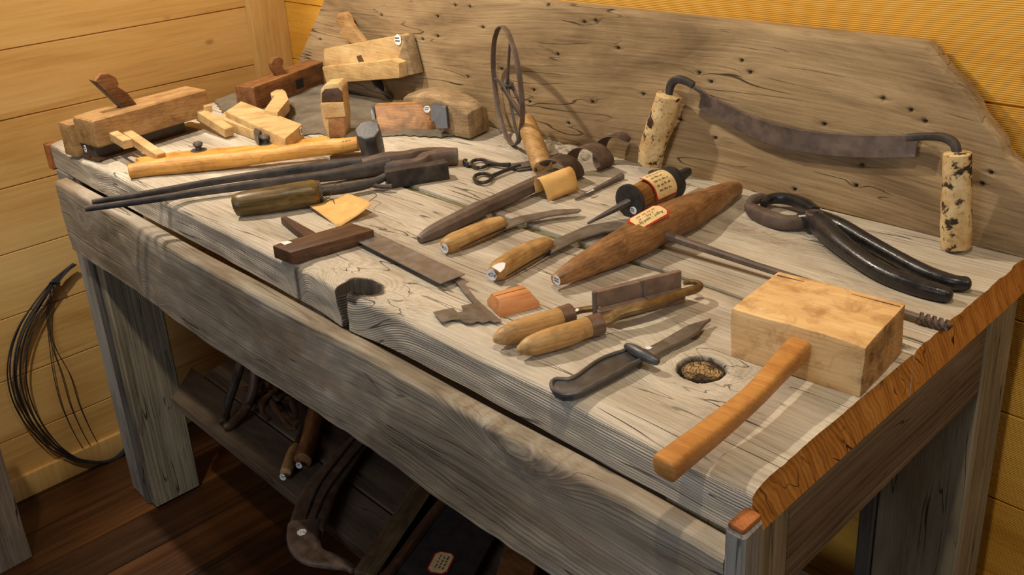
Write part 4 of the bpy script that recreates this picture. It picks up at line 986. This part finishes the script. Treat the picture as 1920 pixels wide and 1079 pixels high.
for i in range(9):
    for j in range(9):
        u_, v_ = i / 8, j / 8; p = c4[0].lerp(c4[1], u_).lerp(c4[3].lerp(c4[2], u_), v_); p = p + UP * (.006 * (u_ ** 4) + .002 * math.sin(3 * v_ + 1)); vs.append(p)
for i in range(8):
    for j in range(8): fs.append((i * 9 + j, (i + 1) * 9 + j, (i + 1) * 9 + j + 1, i * 9 + j + 1))
pt = part('paper', (vs, fs), PAPER, tg, sharp=60); m_ = pt.modifiers.new('thickness', 'SOLIDIFY'); m_.thickness = .0005
part('string', ptube([(640, 343, .028, .8), (632, 344, .030, .8), (623, 352, .026, .8), (620, 366, .016, .8), (612, 373, .011, .8), (606, 370, .009, .8), (606, 366, .010, .8), (614, 372, .011, .8), (624, 374, .012, .8), (626, 380, .012, .8)], seg=6, sm=5), STRING, tg)
part('string', ptube([(690, 363, .012, .7), (700, 362, .014, .7), (706, 367, .013, .7), (700, 372, .012, .7), (692, 378, .012, .7)], seg=6, sm=5), STRING, tg)
# ---------------------------------------------------------------- blacksmith tongs
tn = thing('tongs', 'long dark iron tongs with two thin reins reaching over the front edge', 'tongs', fr2((400, 360), (850, 300)))
part('rein', ptube([(164, 392, .012, 4), (167, 391, .012, 5.5), (260, 378, .013, 6.5), (400, 357, .014, 7.5), (520, 341, .015, 9), (620, 329, .016, 11), (690, 317, .016, 14), (730, 309, .016, 15)], seg=10, sm=3, e=.7, cap=.2), IRON, tn, 'near rein')
part('rein', ptube([(177, 379, .014, 3.5), (180, 378, .014, 5), (270, 364, .015, 6), (400, 341, .017, 7), (500, 326, .018, 8), (600, 313, .020, 10), (690, 304, .020, 12)], seg=10, sm=3, e=.7, cap=.2), IRON, tn, 'far rein')
part('jaw', wob(ptube([(680, 312, .018, 14), (720, 304, .020, 17), (760, 298, .020, 15), (790, 290, .020, 12), (830, 284, .020, 8), (855, 283, .019, 5)], seg=10, sm=3, e=.6), .001, 60), RUST, tn, 'far jaw')
part('jaw', wob(ptube([(720, 314, .014, 12), (780, 310, .014, 13), (800, 301, .015, 15), (830, 295, .016, 16), (858, 293, .016, 15)], seg=10, sm=3, e=.6), .001, 60), RUST, tn, 'near jaw')

# ---------------------------------------------------------------- sledge hammer
hm = thing('hammer', 'hammer with heavy eight sided iron head standing upright and long golden handle', 'hammer', frame(P(240, 332, 0), P(690, 296, 0)))
hb, ht = P(696, 290, .002), P(688, 236, .066)
p0, p1 = P(697, 297, .0), None
cb = (P(712, 298, .012) + P(674, 296, .012)) / 2 + V((-.011, .018, 0))
ct = P(689, 243, .073)
HF = frame(cb, ct, V((1, -.6, 0)))
hl = (ct - cb).length
part('head', bev(lathe([(.0, .021), (.003, .0225), (hl * .35, .024), (hl * .7, .0245), (hl - .004, .0245), (hl, .0225)], HF @ Matrix.Rotation(PI / 8, 4, 'X'), 8), .0012, 1, 25), GUN, hm, 'dark iron octagonal head', sharp=25)
part('handle', wob(ptube([(243, 322, .013, 14, 1), (300, 313, .015, 16), (380, 305, .017, 17), (460, 297, .019, 15), (540, 286, .023, 14), (600, 278, .026, 15), (640, 274, .028, 15), (672, 270, .030, 14)], seg=16, sm=4, cap=.15), .0012, 30), W_YEL, hm, 'long golden brown handle')
part('lettering', scribble(facing(P(652, 265, .045), V((.5, -.6, .8)), P(668, 263, .045) - P(640, 266, .045)), .022, .008, 1, .0004, 21), W_BROWN, hm, 'faint scratched marks')
# slat with two knobs behind the hammer handle
st = thing('knobbed_slat', 'flat golden slat with two black knobs lying behind the hammer handle', 'slat', frame(P(255, 300, 0), P(612, 262, 0)))
part('slat', wob(bev(pprism([(254, 296), (330, 284), (480, 272), (520, 268), (614, 254), (616, 268), (480, 292), (254, 312)], .001, .012), .001, 1), .0006, 30), W_YEL, st)
for kx, ky in ((373, 282), (498, 269)):
    c = P(kx, ky, .012); part('knob', lathe([(0, .016), (.0012, .016), (.0014, .006), (.006, .0055), (.009, .0085), (.013, .010), (.0165, .0085), (.018, .003)], facing(c, UP, V((1, 0, 0))) @ Matrix.Rotation(-PI / 2, 4, 'Y'), 20), GUN, st, 'small black knob')
solo('wood_scrap', wob(bev(pprism([(618, 292), (650, 284), (690, 286), (694, 297), (640, 304), (622, 300)], .0005, .008), .001, 1), .001, 50), W_DARK, 'flat dark wood scrap under the hammer head', 'wood scrap')

# ---------------------------------------------------------------- wooden planes
# plough plane, far left
pl = thing('plough_plane', 'plough plane with two arms, tall wedge and iron at the far left end', 'plane', at(T(-1.56, 0.03, 0), PI / 2))
x0, x1 = -1.577, -1.500
fa, fb = P(174, 226, .088), P(388, 167, .088)
F = frame(V((fa.x, fa.y, Z0 + .030)), V((fb.x, fb.y, Z0 + .030)))
BL = (fb - fa).length
part('fence', L(F, wob(bev(subd(box(-.002, BL, .0, .078, .0, .058), 4), .007, 3, 60), .0012, 30)), W_TAN, pl, 'thick wooden fence body')
part('stock', L(F, wob(bev(subd(box(-.008, BL - .03, .080, .128, -.0295, .040), 3), .004, 2, 60), .001, 30)), W_TAN, pl, 'rear wooden stock')
part('skate', L(F, bev(box(.006, BL - .05, .030, .079, -.0285, -.001), .001, 1)), IRON, pl, 'dark iron skate plate')
part('skate_base', L(F, bev(box(.0, BL - .03, .012, .079, -.0298, -.0245), .001, 1)), W_DARK, pl)
def arm(px0, px1, h0, w, t, lab, l2=None):
    a, b = P(*px0, h0), P(*px1, l2 if l2 is not None else h0); f = frame(a - (b - a).normalized() * .07, b); n = (b - a).length + .07
    return part('arm', L(f, bev(box(0, n, -w / 2, w / 2, -t, 0), .0012, 1)), W_PALE, pl, lab)
arm((227, 238), (302, 288), .054, .020, .018, 'near long arm', .022)
arm((362, 197), (430, 240), .054, .022, .020, 'far long arm', .024)
arm((205, 242), (238, 262), .056, .018, .018, 'short arm stub')
arm((376, 190), (390, 198), .056, .016, .016, 'short arm stub')
wo = [(179, 153), (189, 140), (203, 138), (218, 146), (223, 157), (221, 163), (239, 174), (258, 197), (233, 204)]
xw = (F @ V((0, .045, 0))).x
part('wedge', bev(prism([PX(a, b, xw) for a, b in wo], V((-.020, 0, 0))), .0015, 2), W_BROWN, pl, 'tall brown wedge')
part('iron', bev(prism([PX(a, b, xw) for a, b in ((172, 151), (176, 152), (236, 203), (229, 205))], V((-.018, 0, 0))), .0005, 1), IRON, pl, 'thin dark cutting iron')
nE = (F.to_3x3() @ V((-1, 0, 0))).normalized(); dot(facing(PN(160, 279, F @ V((-.0098, .09, 0)), nE), nE, V((1, 0, 0))), .0075, 'white number dot', pl, seed=8, elong=.7)

# brown plane with curled wedge against the corner
bp_ = thing('moulding_plane', 'dark brown long plane with a small curled wedge in the back left corner', 'plane', frame(P(483, 212, 0), P(612, 160, 0)), 'moulding planes at the back left')
F = WM[bp_.name]; BL = (P(612, 160, 0) - P(483, 212, 0)).length + .02
part('body', L(F, wob(bev(subd(box(0, BL, 0, .058, .001, .060), 4), .004, 2, 60), .001, 30)), W_BROWN, bp_)
part('mouth', L(F, box(BL * .52, BL * .62, -.0006, .01, .018, .040)), INK, bp_, 'dark mouth opening')
xw = (F @ V((BL * .4, .02, 0))).x
part('wedge', bev(prism([PX(a, b, xw) for a, b in ((512, 131), (509, 120), (514, 110), (524, 107), (531, 112), (531, 121), (529, 124), (540, 139), (530, 152), (522, 146))], V((-.016, 0, 0))), .0015, 2), W_BROWN, bp_, 'curled wedge')

# pale plane lying with its wedge to the back
lp = thing('moulding_plane', 'pale plane with stepped side and stubby wedge lying in front of the dark brown plane', 'plane', frame(P(470, 274, 0), P(545, 266, 0)), 'moulding planes at the back left')
tpx = [(422, 209), (452, 189), (567, 233), (534, 260)]
pts = [P(a, b, .036) for a, b in tpx]
bt = [V((p.x, p.y, Z0 + .001)) for p in pts]
part('body', wob(bev(subd(hexa([bt[0], bt[3], bt[2], bt[1], pts[0], pts[3], pts[2], pts[1]]), 3), .003, 2, 60), .0006, 40), W_PALE, lp, mats=[W_PALE, W_DARK], mi=lambda p: 0)
st_ = [P(a, b, .034) for a, b in ((413, 222), (424, 213), (533, 263), (505, 272), (478, 262))]
f0, f1 = P(413, 224, .030), P(480, 258, .030)
part('step', bev(prism([P(a, b, .022) for a, b in ((411, 222), (420, 209), (485, 234), (477, 246))], V((0, 0, -.021))), .003, 2), W_PALE, lp, 'rounded lower step')
part('step', bev(prism([P(a, b, .022) for a, b in ((484, 249), (493, 238), (535, 258), (531, 264), (492, 257))], V((0, 0, -.021))), .003, 2), W_PALE, lp, 'rounded lower step')
part('iron', bev(prism([P(a, b, .030) for a, b in ((475, 246), (480, 234), (488, 228), (500, 228), (501, 235), (492, 238), (486, 250), (484, 258))], V((0, 0, -.022))), .001, 1), IRON, lp, 'dark iron in the mouth')
part('wedge', bev(prism([P(a, b, .044) for a, b in ((495, 206), (515, 178), (509, 180), (507, 174), (517, 168), (530, 167), (536, 172), (541, 186), (520, 212))], V((0, 0, -.026))), .002, 2), W_PALE, lp, 'stubby pale wedge')
e_ = (pts[2] - pts[3]).normalized(); n_ = e_.cross(UP)
if n_.dot(CP - pts[2]) < 0: n_ = -n_
dot(facing(PN(565, 246, pts[2] + n_ * .0012, n_), n_, e_), .0085, 'white number patch', lp, seed=12)

# pale rebate plane tilted against the backboard
up = thing('rebate_plane', 'pale plane on its side against the brown board, handle end sticking up behind', 'plane', at(T(-1.56, 0.60, 0)))
O_, N_ = V((0, 0.592, 0)), V((0, 1, -.12)).normalized()
OO = T(0, .592, 0)
def q3(px, py, off=0.0): return PN(px, py, OO + V((0, off, 0)), N_)
def slab(pts, y0, y1, b, m, par, nm, lab=None):
    p_ = [q3(a, c, y0) for a, c in pts]; return part(nm, bev(prism(p_, V((0, y1 - y0, 0))), b, 2), m, par, lab)
slab([(606, 92), (748, 66), (757, 80), (745, 116), (609, 140)], .012, .040, .003, W_PALE, up, 'body', 'upper body')
slab([(603, 126), (735, 112), (748, 118), (748, 147), (612, 157)], -.008, .038, .003, W_PALE, up, 'sole_step', 'projecting lower step')
# end grain side
E0 = q3(744, 68, .012)
slab([(741, 69), (757, 68), (775, 140), (750, 143), (748, 118)], .013, .042, .002, W_GREY, up, 'end_block', 'greyish end')
slab([(636, 62), (640, 55), (632, 46), (629, 36), (634, 25), (644, 23), (650, 30), (655, 44), (680, 78), (660, 84)], .018, .034, .003, W_TAN, up, 'wedge', 'worn wedge end sticking up')
slab([(668, 106), (676, 103), (683, 119), (674, 121)], .0105, .013, .0004, W_DARK, up, 'iron', 'wedge and iron in the slot')
part('lower_iron', sweep([(p.x, p.y, p.z, .012, .004) for p in (q3(700, 140, .03), PY(715, 168, .62), P(736, 186, .006))], seg=8, sm=3, e=.6), GUN, up, 'dark iron end below the body')
dot(facing(q3(746, 75, .0105), -N_, V((1, 0, .1))), .012, 'white number patch', up, seed=14)

# small smoothing plane standing on its end
sp2 = thing('smoothing_plane', 'small pale plane standing on its end with a dark hexagonal hollow at the top', 'plane', at(P(628, 258, 0)))
nS = V((.62, -.78, .05)).normalized(); oS = P(630, 259, 0.001); back = V((-.028, .034, 0))
def sslab(px, o0, vec, b_, m, nm, lab=None):
    part(nm, bev(prism([PN(x, y, oS + nS * o0, nS) for x, y in px], vec), b_, 2), m, sp2, lab)
sslab([(601, 168), (609, 158), (634, 156), (641, 165), (644, 193), (647, 220), (647, 257), (616, 259), (606, 232), (600, 200)], 0, back, .003, W_PALE, 'body')
sslab([(602, 194), (644, 192), (648, 219), (608, 222)], .0035, -nS * .006, .002, W_PALE, 'ledge', 'worn pale ledge')
sslab([(603, 192), (603, 175), (609, 167), (634, 165), (641, 172), (643, 191)], .0008, -nS * .003, .0006, W_DARK, 'throat', 'dark hexagonal throat')
sslab([(615, 222), (646, 220), (646, 256), (617, 258)], .0008, -nS * .003, .0006, W_RUSS, 'sole_patch', 'brown patch on the lower end')

# brown plane body with metal iron, in front of the big block
bb = thing('plane_body', 'rough brown plane block with grey iron lying in front of the large curved block', 'plane', frame(P(714, 252, 0), P(810, 250, 0)))
a_, b_ = P(712, 252, .003), P(806, 247, .003)
F = frame(a_, b_); n_ = (b_ - a_).length
tt = [P(701, 199, .052), P(805, 194, .052)]
part('body', wob(bev(subd(hexa([a_, b_, b_ + V((-.016, .020, 0)), a_ + V((-.016, .020, 0)), tt[0], tt[1], tt[1] + V((-.016, .018, 0)), tt[0] + V((-.016, .018, 0))]), 3), .003, 2, 60), .0014, 40), W_RUSS, bb)
part('toe', bev(hexa([P(800, 247, .004), P(816, 245, .004), P(816, 245, .004) + V((-.012, .016, 0)), P(800, 247, .004) + V((-.012, .016, 0)), P(800, 229, .022), P(815, 227, .022), P(815, 227, .022) + V((-.012, .016, 0)), P(800, 229, .022) + V((-.012, .016, 0))]), .001, 1), W_RUSS, bb)
part('iron', bev(prism([P(a, b, h) for a, b, h in ((808, 196, .064), (836, 200, .064), (840, 241, .020), (817, 242, .020), (815, 230, .034), (808, 226, .036))], V((-.008, .014, 0))), .0008, 1), GUN, bb, 'grey cutting iron')
part('iron_end', bev(prism([P(a, b, h) for a, b, h in ((694, 205, .045), (702, 200, .048), (704, 225, .026), (696, 226, .024))], V((-.02, .02, 0))), .001, 1), IRON, bb, 'dark iron end at the left')
dot(facing(P(801, 204, .046) + V((.002, -.002, 0)), V((.55, -.8, .3)), V((1, .6, 0))), .0072, 'pale number patch', bb, seed=16)
# large curved block
gb = thing('wooden_block', 'large grey brown wooden block with curved worn top next to the hoop wheel', 'block', frame(P(800, 262, 0), P(880, 268, 0)))

cx_ = []
prof = [(738, 190), (760, 175), (800, 169), (840, 171), (880, 182), (915, 200)]
A0, A1, A2 = P(878, 267, 0), P(921, 246, 0), P(756, 228, 0)
dx_ = (A1 - A0); ly = (A2 - A0)
vs, fs = [], []; NX = 16
nx_, ny_ = (A2 - A0), (A1 - A0)
for i in range(NX + 1):
    t = i / NX; base = A0 + nx_ * t; zt = .056 + .020 * math.sin(PI * min(1, t * 1.0)) ** .8 - .004 * t; zb = .002 + .010 * (2 * t - .9) ** 2 * (1 if t > .45 else .3)
    ins = .006 * (2 * t - 1) ** 2
    for (s_, z) in ((0, zb), (1, zb), (1.0, zt * .9), (.8, zt + .002), (.2, zt + .001), (0, zt * .94)):
        vs.append(V((base.x, base.y, Z0 + z)) + ny_ * (s_ + (.08 if s_ < .5 else -.08) * (2 * t - 1) ** 2))
for i in range(NX):
    for k in range(6): fs.append((i * 6 + k, i * 6 + (k + 1) % 6, (i + 1) * 6 + (k + 1) % 6, (i + 1) * 6 + k))
fs += [(5, 4, 3, 2, 1, 0), tuple(NX * 6 + k for k in range(6))]
part('block', wob(bev((vs, fs), .004, 2, 40), .0025, 28), W_GREY, gb)

# grey canvas under the planes
cl_px = [(395, 190), (440, 175), (470, 170), (610, 150), (740, 160), (800, 185), (870, 215), (905, 250), (830, 262), (760, 258), (700, 262), (640, 262), (590, 255), (540, 262), (470, 235), (420, 222)]
poly = [P(a, b, .0) for a, b in cl_px]
def inside(x, y):
    c = False; n = len(poly)
    for i in range(n):
        a, b = poly[i], poly[(i + 1) % n]
        if (a.y > y) != (b.y > y) and x < (b.x - a.x) * (y - a.y) / (b.y - a.y) + a.x: c = not c
    return c
xs_ = rng(min(p.x for p in poly), max(p.x for p in poly), .010); ys_ = rng(min(p.y for p in poly), min(.635, max(p.y for p in poly)), .010)
idx, vs, fs = {}, [], []
for i, x in enumerate(xs_):
    for j, y in enumerate(ys_):
        if inside(x, y):
            idx[i, j] = len(vs); ed = 0 if all(inside(x + a, y + b) for a, b in ((.02, 0), (-.02, 0), (0, .02), (0, -.02))) else 1
            vs.append(V((x, y, Z0 + .0035 + (0 if ed else .003 + .006 * nz(x * 9, y * 14, 2) + .003 * nz(x * 30, y * 22, 4)))))
for (i, j) in list(idx):
    if all(k in idx for k in ((i + 1, j), (i, j + 1), (i + 1, j + 1))): fs.append((idx[i, j], idx[i + 1, j], idx[i + 1, j + 1], idx[i, j + 1]))
cl = solo('canvas_cloth', (vs, fs), CLOTH, 'grey crumpled canvas spread under the planes in the back left corner', 'cloth', sharp=80)
m_ = cl.modifiers.new('thickness', 'SOLIDIFY'); m_.thickness = .002; m_.offset = -1
m_ = cl.modifiers.new('smooth', 'SUBSURF'); m_.levels = m_.render_levels = 1

# ================================================================ things on the lower shelf
def shelf(px, py, h=0.0): return P(px, py, SZ + h)
def stube(pts, **k):
    q = []
    for p in pts:
        w = shelf(p[0], p[1], p[2]); r = p[3] * (CP - w).dot(CB) / CF; f = p[4] if len(p) > 4 else 1; q.append((w.x, w.y, w.z, r, r * f))
    return sweep(q, **k)
h1 = thing('tool_handle', 'slim tool on the lower shelf with pale knobbed wooden handle', 'tool handle', frame(shelf(545, 890), shelf(600, 760)), 'handles on the lower shelf')
part('handle', stube([(536, 887, .014, 11), (541, 873, .015, 12), (550, 848, .016, 11), (556, 838, .016, 9)], seg=14, sm=4, cap=.3), W_HAND, h1)
part('shaft', stube([(555, 840, .016, 8), (572, 800, .016, 7), (590, 755, .016, 7), (600, 730, .016, 6)], seg=10, sm=3), LEATH, h1)
h2 = thing('tool_handle', 'thicker round brown wooden tool handle on the lower shelf', 'tool handle', frame(shelf(570, 870), shelf(600, 760)), 'handles on the lower shelf')
part('handle', stube([(567, 865, .020, 17), (580, 825, .020, 16), (588, 790, .020, 16), (600, 750, .020, 14), (608, 720, .02, 13)], seg=16, sm=3, cap=.1), W_BROWN, h2)
for hh, c, sd, hgt in ((h1, (534, 892), 22, .014), (h2, (564, 870), 23, .020)):
    cpos = shelf(c[0], c[1], hgt); dr = V((.35, -1, 0)).normalized()
    dot(facing(cpos + dr * .006, dr + V((0, 0, .3)), V((1, .3, 0))), .0062, 'pale number label', hh, seed=sd, elong=1.2)
# harness bundle
hb_ = thing('harness_bundle', 'dark tangled bundle of leather straps and curved wood on the lower shelf', 'harness', at(shelf(460, 790)))
part('curved_rod', stube([(452, 680, .10, 9), (440, 720, .07, 9), (425, 765, .03, 9), (420, 795, .012, 9)], seg=10, sm=5), LEATH, hb_, 'black curved rod')
part('curved_rod', stube([(478, 690, .10, 9), (475, 730, .06, 10), (458, 770, .025, 10), (435, 795, .012, 9), (420, 802, .010, 7)], seg=12, sm=5), W_DARK, hb_, 'brown curved rod')
rnd = random.Random(3)
for k in range(11):
    x, y = 470 + rnd.random() * 70, 720 + rnd.random() * 50; q = []
    for j in range(5): q.append((x, y, .012 + .03 * rnd.random(), 4 + 4 * rnd.random(), .6)); x += rnd.uniform(-26, 26); y += rnd.uniform(-24, 24)
    q = [(min(a, 572), b, h, w, f) for a, b, h, w, f in q]
    part('strap', stube(q, seg=8, sm=5), LEATH if k % 2 else W_DARK, hb_)
# curved iron tool hanging over the shelf edge
ci = thing('curved_iron', 'broad grooved dark iron bow with hooked end and white number, lying over the shelf edge', 'iron tool', frame(shelf(600, 900, .012), shelf(690, 850, .012)))
part('bow', stube([(700, 800, .022, 17, .3), (676, 825, .022, 20, .3), (640, 868, .022, 27, .3), (605, 915, .022, 33, .3), (585, 960, .022, 35, .3), (573, 1000, .022, 34, .3)], seg=16, sm=5, e=.6), LEATH if 0 else RUST, ci)
part('hook', stube([(573, 985, .022, 33, .4), (570, 1015, .022, 31, .4), (585, 1042, .022, 24, .3), (620, 1053, .022, 17, .5), (650, 1062, .022, 10, .6), (662, 1072, .022, 6, .8)], seg=14, sm=5, e=.6), RUST, ci, 'hooked lower end')
for off in (-9, 9):
    part('groove_rib', stube([(676 + off, 823 + off * .4, .030, 2.2), (640 + off, 868 + off * .4, .0325, 2.6), (606 + off, 915 + off * .3, .033, 2.8), (586 + off, 960, .033, 2.8), (576 + off, 992, .030, 2.4)], seg=8, sm=5), IRON, ci, 'raised rib along the bow')
dot(facing(shelf(566, 999, .0345), UP, V((.75, .55, 0))), .0085, 'white number label', ci, '376', .0085, seed=31)
# wooden bar
wb = solo('wooden_bar', wob(bev(subd(hexa([shelf(664, 1085, .002), shelf(700, 1096, .002), shelf(828, 900, .002), shelf(790, 890, .002), shelf(664, 1070, .026), shelf(705, 1080, .026), shelf(832, 890, .026), shelf(795, 880, .026)]), 4), .002, 2, 60), .0012, 30), W_DARK if 0 else wood('dusty_brown_bar', srgb(58, 46, 32), srgb(98, 80, 58), srgb(126, 106, 78), dirt=.4), 'long brown wooden bar lying across the lower shelf beside the flat dark plate', 'wooden bar', fr=frame(shelf(685, 1085), shelf(810, 895)))
# flat dark plate with red bordered label
fp = thing('flat_plate', 'wide dark flat plate with a red bordered cream label on the lower shelf', 'plate', frame(shelf(740, 1075), shelf(860, 920)))
part('plate', bev(prism([shelf(a, b, .022) for a, b in ((735, 1080), (735, 1110), (865, 1120), (960, 950), (900, 900), (860, 905))], V((0, 0, -.012))), .001, 1), plain('dark_plum_iron', (0.03, .024, .026, 1), .5, .2, 50, (.05, .042, .044, 1)), fp)
part('wooden_edge', wob(stube([(722, 1090, .018, 12), (790, 1000, .018, 12), (850, 920, .018, 12), (870, 895, .018, 12)], seg=8, sm=4, e=.6), .0015, 60), W_DARK, fp, 'split wooden strip along the plate')
cl_ = shelf(827, 1056, .0225); xd = (shelf(848, 1040, .02) - shelf(838, 1075, .02)).normalized()
lm = facing(cl_, UP, -(shelf(805, 1062, .02) - shelf(846, 1044, .02)).normalized())
xa = (shelf(852, 1038, .02) - shelf(816, 1076, .02)); 
lm = facing(cl_, UP, shelf(800, 1079, .02) - shelf(822, 1036, .02))
lab = part('label', prism([lm @ V((x, y, 0)) for x, y in cutrect(.026, .0185, .007)], V((0, 0, .0004))), REDP, fp, 'cream label with red border')
part('label_paper', prism([lm @ V((x, y, .0005)) for x, y in cutrect(.0235, .016, .0065)], V((0, 0, .0003))), LABELP, lab, 'cream paper')
part('lettering', scribble(lm @ Matrix.Translation((0, 0, .001)), .036, .024, 3, .0003, 33), INK, lab)
solo('wooden_piece', wob(bev(prism([shelf(a, b, .03) for a, b in ((925, 1095), (945, 1025), (985, 1010), (1010, 1040), (990, 1110))], V((0, 0, -.028))), .002, 2), .001, 30), W_BROWN, 'short reddish brown wooden piece at the right of the dark plate', 'wood piece')

# ================================================================ coil of wire against the left wall, stump of a post at the lower left
xw = XL + 0.022
wc = thing('wire_coil', 'bundled coil of black wire tied at the top hanging low on the left pine wall', 'wire coil', at(PX(120, 700, xw) - V((0, 0, .2))))
path = [(140, 495), (118, 512), (98, 532), (70, 570), (45, 612), (30, 660), (28, 710), (42, 760), (70, 805), (105, 840), (150, 862), (195, 868), (222, 858), (245, 830)]
rnd = random.Random(11)
for k in range(9):
    sx, sy = rnd.uniform(-1, 1), rnd.uniform(-1, 1); q = []
    for i, (a, b) in enumerate(path):
        t = i / (len(path) - 1); amp = 3 + 9 * math.sin(PI * min(1, max(0, (t - .12) * 1.15))) * (1 if k < 6 else 1.6)
        w = PX(a + sx * amp + (k > 6) * 14 * math.sin(PI * t), b + sy * amp * .5, xw + .004 * rnd.uniform(-1, 1)); q.append((w.x, w.y, max(w.z, .004), .0019, .0019))
    part('wire', sweep(q, seg=6, sm=5, up=V((1, 0, 0))), WIRE, wc)
for k in range(3):  # thin strands modelled in place of the shadow the coil casts on the wall
    q = []
    for (a, b) in ((100, 530), (88, 580), (92, 640), (100 + 12 * k, 700), (115 + 14 * k, 760), (140 + 14 * k, 815), (165 + 14 * k, 855)):
        w = PX(a + k * 3, b, xw - .012); q.append((w.x, w.y, max(w.z, .004), .0011, .0011))
    part('wire', sweep(q, seg=6, sm=5, up=V((1, 0, 0))), WIRE, wc, 'loose inner strand')
w = PX(101, 530, xw); part('binding', sweep([(w.x + .008 * math.cos(a), w.y + .010 * math.sin(a) * 1.2, w.z + .006 * math.cos(a * 2 + 1), .0022, .0022) for a in [2 * PI * j / 9 for j in range(9)]], seg=6, sm=4, cyc=True, up=V((0, 0, 1))), WIRE, wc, 'twisted binding')
fq = P(61, 1046, -Z0)
solo('timber_post', wob(bev(subd(box(fq.x - .09, fq.x, fq.y - .14, fq.y, .0, .44), 4), .004, 2, 60),   .003, 9), weathered('brownish_post_wood', srgb(84, 68, 54), srgb(140, 120, 100), srgb(176, 156, 134), axis='Z', sp=0.02, ringw=.2), 'short grey timber post cut off by the lower left edge', 'post')
# ================================================================ light
def area(name, loc, tgt, size, power, col, sy=None):
    l = bpy.data.lights.new(name, 'AREA'); l.energy = power; l.color = col; l.size = size
    if sy: l.shape = 'RECTANGLE'; l.size_y = sy
    o = bpy.data.objects.new(name, l); COL.objects.link(o); o.location = loc
    o.rotation_euler = (V(tgt) - V(loc)).to_track_quat('-Z', 'Y').to_euler(); return o
def spot(name, loc, tgt, size, power, col, ang, blend=0.6):
    l = bpy.data.lights.new(name, 'SPOT'); l.energy = power; l.color = col; l.shadow_soft_size = size; l.spot_size = math.radians(ang); l.spot_blend = blend
    o = bpy.data.objects.new(name, l); COL.objects.link(o); o.location = loc
    o.rotation_euler = (V(tgt) - V(loc)).to_track_quat('-Z', 'Y').to_euler(); return o
spot('warm_spot', (-1.75, -0.05, 2.55), (-0.65, 0.42, 0.9), 0.03, 136, (1.0, 0.88, 0.72), 74, 0.35)
spot('warm_spot', (0.1, -0.3, 2.6), (-0.1, 0.7, 1.0), 0.03, 50, (1.0, 0.84, 0.6), 80, 0.5)
spot('warm_spot', (-0.75, -0.7, 2.6), (-1.85, 0.25, 1.25), 0.04, 125, (1.0, 0.89, 0.71), 62, 0.8)
spot('warm_spot', (1.5, 0.1, 2.4), (0.0, 0.35, 0.75), 0.05, 34, (1.0, 0.84, 0.62), 50, 0.6)  # extra spot added to brighten the sawn orange bench end
area('window_light', (-0.1, -2.4, 1.7), (-0.4, 0.2, 0.7), 1.0, 18, (0.80, 0.88, 1.0), 1.0)
w = bpy.data.worlds.new('world'); SC.world = w; w.use_nodes = True
w.node_tree.nodes['Background'].inputs[0].default_value = (0.85, 0.85, 1.0, 1); w.node_tree.nodes['Background'].inputs[1].default_value = 0.05
SC.view_settings.view_transform = 'Standard'; SC.view_settings.look = 'None'; SC.view_settings.gamma = 1.0
SC.view_settings.exposure = 0.0; SC.view_settings.use_curve_mapping = False
